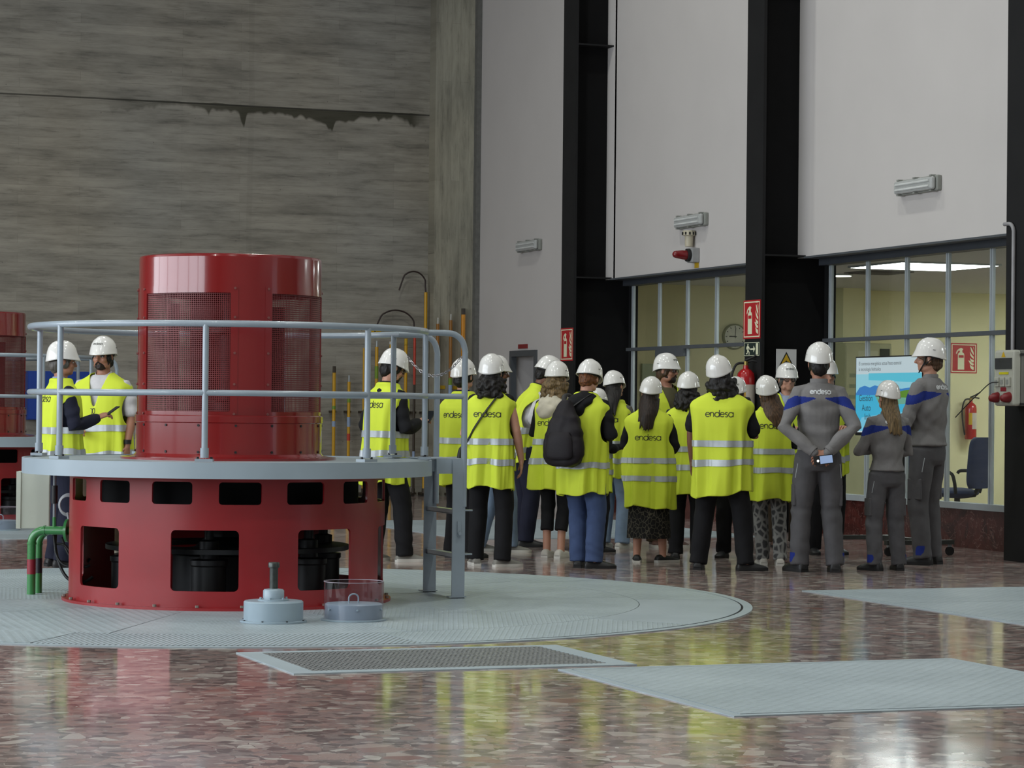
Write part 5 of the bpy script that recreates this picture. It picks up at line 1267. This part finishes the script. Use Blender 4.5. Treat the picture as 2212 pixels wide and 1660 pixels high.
def hold(p, sp, armj, side, name, w, h, d, m, label, off=(0, 0, 0), rot=(0, 0, 0), lens=None):
    root = p; S0, E_, W_, D_ = armj[1 if side > 0 else 0]
    c = W_ + D_.normalized()*.10 + V(off)
    t_ = thing(name, (0, 0, 0), label=label, cat='phone' if 'phone' in name else 'papers'); bpy.context.view_layer.update()
    L = Matrix.Translation(c) @ Matrix.Rotation(R(rot[2]), 4, 'Z') @ Matrix.Rotation(R(rot[0]), 4, 'X') @ Matrix.Rotation(R(rot[1]), 4, 'Y')
    t_.matrix_world = root.matrix_world @ L
    MB().box(-w/2, -h/2, -d/2, w/2, h/2, d/2).build('case', m, t_, smooth=False, bev=min(w, d)*.3)
    MB().box(-w*.46, -h*.47, d/2, w*.46, h*.47, d/2 + .001).build('screen', lens or mat('phone_glass', rgb(30, 34, 40), .1), t_, smooth=False)
    return t_
VK = dict
(p1, s1_, T1, a1), l1, h1 = PP(None, 130, 735, at=(3.79, 20.4, 0), face=62, hy=-12, hp=4, arms=('hang', 'phone'), skin='tan', top=NAVY, trousers=NAVY, shoes=SH_BLK, hairm=HGR, eyes=True, collar=cloth('pale_blue_shirt', 150, 160, 185),
   label='person in a hi-vis vest with navy sleeves holding a phone, leftmost behind the railing', vestk=VK(wh=.22, wc=.22, hem=.77, bands=(1.10, .92), textz=1.35), seed=1)
hold(p1, s1_, a1, 1, 'phone', .075, .15, .009, M_BLK, 'dark phone held by the man at far left', off=(0, .04, .02), rot=(35, 0, 0))
(p2, s2_, T2, a2), l2, h2 = PP(None, 203, 725, at=(4.42, 21.9, 0), face=198, hp=3, arms=('hang', 'holdlow'), skin='tan', top=WHT, sleeve='short', torso_w=1.18, trousers=BRNT, shoes=SH_WH, hairm=HBLK, beard=HDK, eyes=True, logo=True,
   label='bearded person in an open hi-vis vest over a white polo, facing the camera at left', vestk=VK(wh=.27, wc=.25, dp=.165, hem=.74, vneck=True, text=False, bands=(1.06, .84)), seed=2)
W_ = a2[0][2]; q = MB().tube([W_ + V((0, 0, .01)), W_ + V((0, 0, .045))], .033, 18); wt = q.build('wrist_watch', M_BLK, p2)
MB().tube([W_ + V((.03, .0, .027)), W_ + V((.042, .0, .027))], .019, 16).build('watch_face', ALU, wt)
g = MB()
for sx in (-1, 1): g.tube([(sx*.012 + .010*cos(2*PI*i/14), .0, .022*sin(2*PI*i/14) + sx*.0 - .03*0) for i in range(14)], .004, 6, closed=True)
g.tube([(0, 0, .02), (.005, .01, -.08)], .003, 6); c = s2_((0.01, .165, 1.20)); g.xform(Matrix.Translation(c)); g.build('hanging_glasses', M_BLK, p2)
(p3, s3_, T3, a3), l3, h3 = PP((828, 1214), 840, 757, corr=.03, face=48, hy=-22, hp=22, lean=5, arms=('hang', 'phone'), skin='fair', top=DBLK, trousers=DBLK, shoes=SH_GR, sole=M_WHITE, hairm=HBLK, beard=HDK, glasses=True, eyes=True,
   label='bearded person in glasses and hi-vis vest looking down at a phone beside the ladder', vestk=VK(wh=.225, wc=.215, hem=.66, bands=(1.08, .92), textz=1.33), seed=3, feet=((-.12, 0, 10), (.13, .14, -25)))
hold(p3, s3_, a3, 1, 'phone', .075, .15, .009, M_BLK, 'dark phone in the hand of the bearded man by the ladder', off=(0, .04, .02), rot=(40, 0, 20))
PP((998, 1206), 1030, 773, face=35, arms=('hang', 'hold'), top=NAVY, trousers=DBLK, hairm=HBLK, label='person in hi-vis vest mostly hidden behind the curly dark-haired visitor with the strap', vestk=VK(wh=.22, wc=.22, hem=.66, textz=1.30), seed=4)
(p5, s5_, T5, a5), l5, h5 = PP((1058, 1224), 1050, 763, face=14, arms=('holdlow', 'hang'), top=DBLK, sleeve='none', trousers=DBLK, tw=1.05, shoes=SH_GR, sole=M_WHITE, hairst='curly', hairm=HBLK, torso_w=.95,
   label='person with dark curly hair and a black shoulder strap across the vest, seen from behind', vestk=VK(wh=.215, wc=.205, hem=.67, textz=1.30), seed=5, feet=((-.15, .1, 25), (.12, -.03, -50)))
PP((1070, 1193), 1090, 767, face=80, arms=('hang', 'hang'), skin='brown', top=DBLK, sleeve='short', trousers=LJEAN, shoes=SH_GR, sole=M_WHITE, hairm=HBLK, eyes=True, feet=((-.13, -.13, 10), (.12, .13, -10)),
   label='person in profile facing right in pale jeans and grey trainers, behind the strap wearer', vestk=VK(wh=.20, wc=.19, hem=.75), seed=6)
PP((1140, 1188), 1176, 774, at=(8.53, 22.6, 0), corr=.07, face=75, lean=20, hp=32, arms=('hold', 'holdlow'), skin='brown', top=WHT, sleeve='short', trousers=NAVY, shoes=SH_BLK, hairm=HBLK, tw=1.1, collar=DBLK,
   label='person in a white T-shirt under the vest bending forward to the right', vestk=VK(wh=.20, wc=.20, hem=.80, text=False, ah=1.35), seed=7)
(p8, s8_, T8, a8), l8, h8 = PP((1197, 1205), 1209, 783, corr=.02, face=24, hp=14, arms=('hold', 'hold'), top=DBLK, trousers=DBLK, ankle=.26, tw=.9, torso_w=.9, shoes=SH_WH, sole=M_WHITE, hairst='curly', hairm=HCU, feet=((-.07, 0, 5), (.08, -.02, -5)),
   label='person with light brown curls and a cream hood over the vest', vestk=VK(wh=.235, wc=.19, hem=.64, text=True, textz=1.24), seed=8)
def hood(p, sp, m):
    g = MB(); 
    for (c, r_) in (((0, -.11, 1.43), (.13, .065, .075)), ((-.03, -.14, 1.36), (.105, .05, .085)), ((.08, -.03, 1.47), (.05, .10, .045)), ((-.08, -.03, 1.47), (.05, .10, .045)), ((0, -.08, 1.49), (.09, .05, .035))): g.ell(sp(c), r_)
    me = remesh(g, .009, 2, 'hood'); wrinkle(me, .008, 5, (22, 22, 22)); mesh_obj(me, 'hood', m, p)
hood(p8, s8_, CRM)
(p9, s9_, T9, a9), l9, h9 = PP((1258, 1227), 1275, 780, corr=.03, face=30, hp=26, lean=6, arms=('holdlow', 'hold'), skin='fair', top=DBLK, trousers=JEAN, tw=1.12, shoes=SH_BLK, hairst='short', hairm=HAU, feet=((-.06, .05, 20), (.13, -.02, -55)),
   label='person in blue jeans carrying a black backpack over the vest', vestk=VK(wh=.225, wc=.225, hem=.64, text=False, bands=(.89,)), seed=9)
hood(p9, s9_, DBLK)
def attach_thing(p, name, label, cat):
    bpy.context.view_layer.update(); t_ = thing(name, label=label, cat=cat); t_.matrix_world = p.matrix_world.copy(); return t_
bpk = attach_thing(p9, 'backpack', 'black backpack on the back of the visitor in blue jeans', 'backpack')
BP = cloth('black_backpack_nylon', 30, 26, 30, .6); g = MB(); rr_ = []
for z, hw, dp_ in catm([(.88, .09, .05), (.915, .165, .075), (1.01, .192, .095), (1.14, .175, .09), (1.27, .13, .07), (1.37, .075, .05), (1.43, .03, .03)], 4): rr_.append([s9_((-.055 + hw*math.copysign(abs(cos(2*PI*i/28))**.75, cos(2*PI*i/28)), -.255 + dp_*math.copysign(abs(sin(2*PI*i/28))**.75, sin(2*PI*i/28)), z)) for i in range(28)])
g.rings(rr_); me = remesh(g, .011, 1); wrinkle(me, .007, 2, (18, 18, 18)); mesh_obj(me, 'bag_body', BP, bpk)
g = MB(); rr_ = []
for z, hw, dp_ in catm([(.94, .08, .02), (.97, .13, .03), (1.10, .12, .03), (1.15, .09, .015)], 3): rr_.append([s9_((-.055 + hw*cos(2*PI*i/20), -.345 + dp_*sin(2*PI*i/20), z)) for i in range(20)])
g.rings(rr_).build('front_pocket', BP, bpk)
for sx, xo in ((-1, -.15), (1, .07)): MB().tube([s9_(q_) for q_ in catm([(-.055 + sx*.04, -.20, 1.38), (xo, -.12, 1.475), (xo, .0, 1.50), (xo*1.05, .12, 1.40), (xo*1.2, .14, 1.15)], 5)], .007, 8, rx=3.2).build('shoulder_strap', M_BLK, bpk)
sb = attach_thing(p5, 'shoulder_bag', 'black shoulder bag worn crosswise by the curly dark-haired visitor', 'bag')
dg_ = bpy.context.evaluated_depsgraph_get()
vb = bvh_of([c for c in p5.children if c.name.startswith('safety_vest')][0].data); pts = []
for i in range(25):
    u = i/24; o_ = V((.085 - .30*u, -1, 1.47 - .44*u)); h_ = vb.ray_cast(o_, V((0, 1, 0))); pts.append((h_[0] + V((0, -.008, 0))) if h_[0] else V((o_.x, -.15, o_.z)))
MB().tube(pts, .0055, 8, rx=2.2).build('strap', M_BLK, sb); g = MB().ell((-.245, -.06, .91), (.035, .09, .12)); me = remesh(g, .009, 2); mesh_obj(me, 'pouch', M_BLK, sb)
PP((1290, 1195), 1293, 838, at=(8.85, 21.65, 0), face=60, hp=8, arms=('hold', 'hold'), top=DBLK, trousers=DBLK, hairst='shoulder', zend=.2, hairm=HBLK, label='person whose white helmet just shows behind the backpack wearer', vestk=VK(wh=.21, wc=.21, hem=.68), seed=10)
PP((1325, 1184), 1338, 799, face=32, hp=14, hroll=-10, arms=('hold', 'hold'), top=GRYS, trousers=LJEAN, shoes=SH_WH, sole=M_WHITE, hairst='long', zend=.28, hairm=HBLK, torso_w=.9, label='person with long black hair and grey sleeves, just behind the brown-haired visitor in the skirt', vestk=VK(wh=.20, wc=.20, hem=.72), seed=11)
PP((1400, 1216), 1373, 812, face=8, hp=2, hroll=5, arms=('hold', 'holdlow'), top=DBLK, torso_w=.9, skirt=SKP, shoes=SH_BLK, sole=M_WHITE, hairst='long', zend=.25, hairm=HDK, feet=((-.11, 0, 5), (.14, .05, -50)),
   label='person in a patterned black skirt with long straight brown hair', vestk=VK(wh=.262, wc=.228, hem=.54, bands=(1.0, .825), textz=1.22, logo_w=.25), seed=12)
(p12, s12_, T12, a12), l12, h12 = PP((1437, 1182), 1424, 762, face=158, hy=38, arms=('cross', 'holdlow'), skin='tan', top=OLIVE, trousers=BRNT, shoes=SH_BR, sole=M_WHITE, hairm=HBR, beard=HDK, glasses=True, eyes=True, logo=True,
   label='bearded person with glasses and olive shirt under an open vest, facing the group', vestk=VK(wh=.20, wc=.20, hem=.80, vneck=True, text=False, bands=()), seed=13)
hold(p12, s12_, a12, 1, 'folded_papers', .16, .20, .012, cloth('grey_papers', 120, 116, 110), 'grey folded papers held by the bearded speaker in olive', off=(-.02, .03, -.03), rot=(25, 0, 30))
PP((1500, 1220), 1499, 802, at=(9.22, 20.45, 0), face=12, hp=6, arms=('holdlow', 'hold'), top=NAVY, trousers=DBLK, hairst='curly', hairm=HBLK, torso_w=.95, label='person with dark curls partly hidden behind the tall central visitor', vestk=VK(wh=.22, wc=.215, hem=.64, text=False), seed=14, shoes=SH_BLK)
PP((1556, 1232), 1540, 770, corr=.02, face=12, hroll=-11, hp=-6, arms=('hang', 'bentup'), skin='brown', top=DBLK, sleeve='short', torso_w=1.1, trousers=DBLK, tw=1.12, shoes=SH_BLK, hairst='curly', hairm=HBLK, feet=((-.19, 0, 5), (.22, -.02, -65)),
   label='tall person in black trousers with feet wide apart, seen from behind at the centre', vestk=VK(wh=.262, wc=.262, dp=.165, hem=.64, bands=(1.07, .91), textz=1.315, slant=.10), seed=15)
PP((1590, 1207), 1591, 813, at=(9.72, 20.55, 0), face=190, hp=8, arms=('hold', 'hold'), top=DBLK, trousers=DBLK, hairst='shoulder', zend=.22, hairm=HDK, eyes=True, logo=True, label='person facing the camera over the shoulder of the tall central visitor', vestk=VK(wh=.2, wc=.2, hem=.7, text=False, vneck=True), seed=16)
PP((1660, 1221), 1650, 809, face=-6, hroll=-14, hp=-5, arms=('holdlow', 'hold'), top=DBLK, torso_w=.92, trousers=LEG, tw=.95, shoes=SH_WH, sole=M_WHITE, hairst='shoulder', zend=.22, hairm=HBR,
   label='person with shoulder-length brown hair and grey patterned leggings', vestk=VK(wh=.245, wc=.215, hem=.62, bands=(1.09, .91), textz=1.33, logo_w=.25), seed=17, feet=((-.05, .05, 0), (.10, -.05, -10)))
PP((1697, 1182), 1703, 783, face=168, arms=('hold', 'hold'), skin='fair', top=cloth('pale_blue_shirt', 150, 160, 185), trousers=BRNT, shoes=SH_BR, hairm=HGR, glasses=True, eyes=True, logo=True, label='person with glasses and a pale blue shirt facing the camera beside the warning sign', vestk=VK(wh=.22, wc=.21, hem=.7, vneck=True, text=False), seed=18)
PP((1790, 1200), 1786, 772, at=(10.78, 20.9, 0), face=165, arms=('hold', 'hold'), top=DBLK, trousers=DBLK, hairm=HBLK, shoes=SH_BLK, label='person in dark trousers hidden behind the tall grey worker with hands behind the back', vestk=VK(wh=.22, wc=.22, hem=.75, text=False), seed=19)
(p18, s18_, T18, a18), l18, h18 = PP((1765, 1236), 1762, 738, face=0, arms=('behind', 'behind'), skin='tan', top=WG, blue=WB, trousers=WGD, extra='worker', shoes=SH_BLK, boot=True, hairm=HBLK, htilt=2, feet=((-.145, 0, 28), (.14, 0, -4)), jacket_hem=.96, loose=.03, torso_w=.86, tw=1.08,
   label='tall worker in grey and blue overalls holding a phone behind the back', seed=20)
ph = attach_thing(p18, 'phone', 'phone with lit screen held behind the back of the tall grey worker', 'phone')
q = MB().box(-.078, -.005, -.037, .078, .005, .037); q.xform(Matrix.Translation((.012, -.262, .895)) @ Matrix.Rotation(R(-8), 4, 'Y')); q.build('case', M_BLK, ph, smooth=False, bev=.003)
q = MB().box(-.028, -.0065, -.030, .070, -.005, .030); q.xform(Matrix.Translation((.012, -.262, .895)) @ Matrix.Rotation(R(-8), 4, 'Y')); q.build('screen', emis('lit_phone_screen', rgb(150, 175, 215), .9), ph, smooth=False)
q = MB().ell((-.045, -.0065, -.004), (.009, .002, .009)); q.xform(Matrix.Translation((.012, -.262, .895)) @ Matrix.Rotation(R(-8), 4, 'Y')); q.build('camera_light', emis('phone_lamp', (1, 1, 1, 1), 3), ph)
PP((1914, 1233), 1902, 821, face=-20, hy=8, arms=('cross', 'cross'), skin='fair', top=WG, blue=WB, trousers=WGD, extra='worker', shoes=SH_BLK, boot=True, hairst='long', zend=.24, hairm=HCU, torso_w=.92, loose=.028, jacket_hem=.95, feet=((-.13, 0, 25), (.13, 0, -15)),
   label='short worker in grey overalls with a brown ponytail and folded arms', seed=21)
PP((2003, 1220), 2002, 729, face=-52, hy=28, arms=('cross', 'cross'), skin='fair', top=WG, blue=WB, trousers=WGD, extra='worker', shoes=SH_BLK, boot=True, hairm=HBR, strap=True, eyes=True, jacket_hem=.96, loose=.028, torso_w=.95, feet=((-.1, 0, 10), (.11, .02, -15)),
   label='tall worker in grey overalls with a chin strap and folded arms, facing the screen', seed=22)

# ------------------------------------------------------------ light
def area(name, loc, rot, sx, sy, e, col=(1, 1, 1)):
    l = bpy.data.lights.new(name, 'AREA'); l.shape = 'RECTANGLE'; l.size = sx; l.size_y = sy; l.energy = e; l.color = col
    o = bpy.data.objects.new(name, l); COL.objects.link(o); o.location = loc; o.rotation_euler = rot; return o
area('window_daylight', (-8.5, 15, 4.2), (0, R(-90), 0), 5.9, 20.8, 2500, (.86, .93, 1.0))
for i, y in enumerate((2, 10, 18, 26)):
    for x in (-6, 1, 8):
        l = bpy.data.lights.new('hall_lamp', 'SPOT'); l.energy = 850; l.spot_size = R(150); l.spot_blend = .8; l.shadow_soft_size = .22; l.color = (.97, 1, .94)
        o = bpy.data.objects.new('hall_lamp', l); COL.objects.link(o); o.location = (x, y, 12.3)
w = bpy.data.worlds.new('world'); S.world = w; w.use_nodes = True; w.node_tree.nodes['Background'].inputs[0].default_value = (.80, .9, 1.0, 1); w.node_tree.nodes['Background'].inputs[1].default_value = .9
vs = S.view_settings; vs.view_transform = 'Standard'; vs.look = 'None'; vs.exposure = -0.2; vs.gamma = 1.0; vs.use_curve_mapping = False
S.cycles.use_denoising = True
S.cycles.max_bounces = 7; S.cycles.diffuse_bounces = 3; S.cycles.glossy_bounces = 3; S.cycles.adaptive_threshold = 0.03; S.cycles.transparent_max_bounces = 16
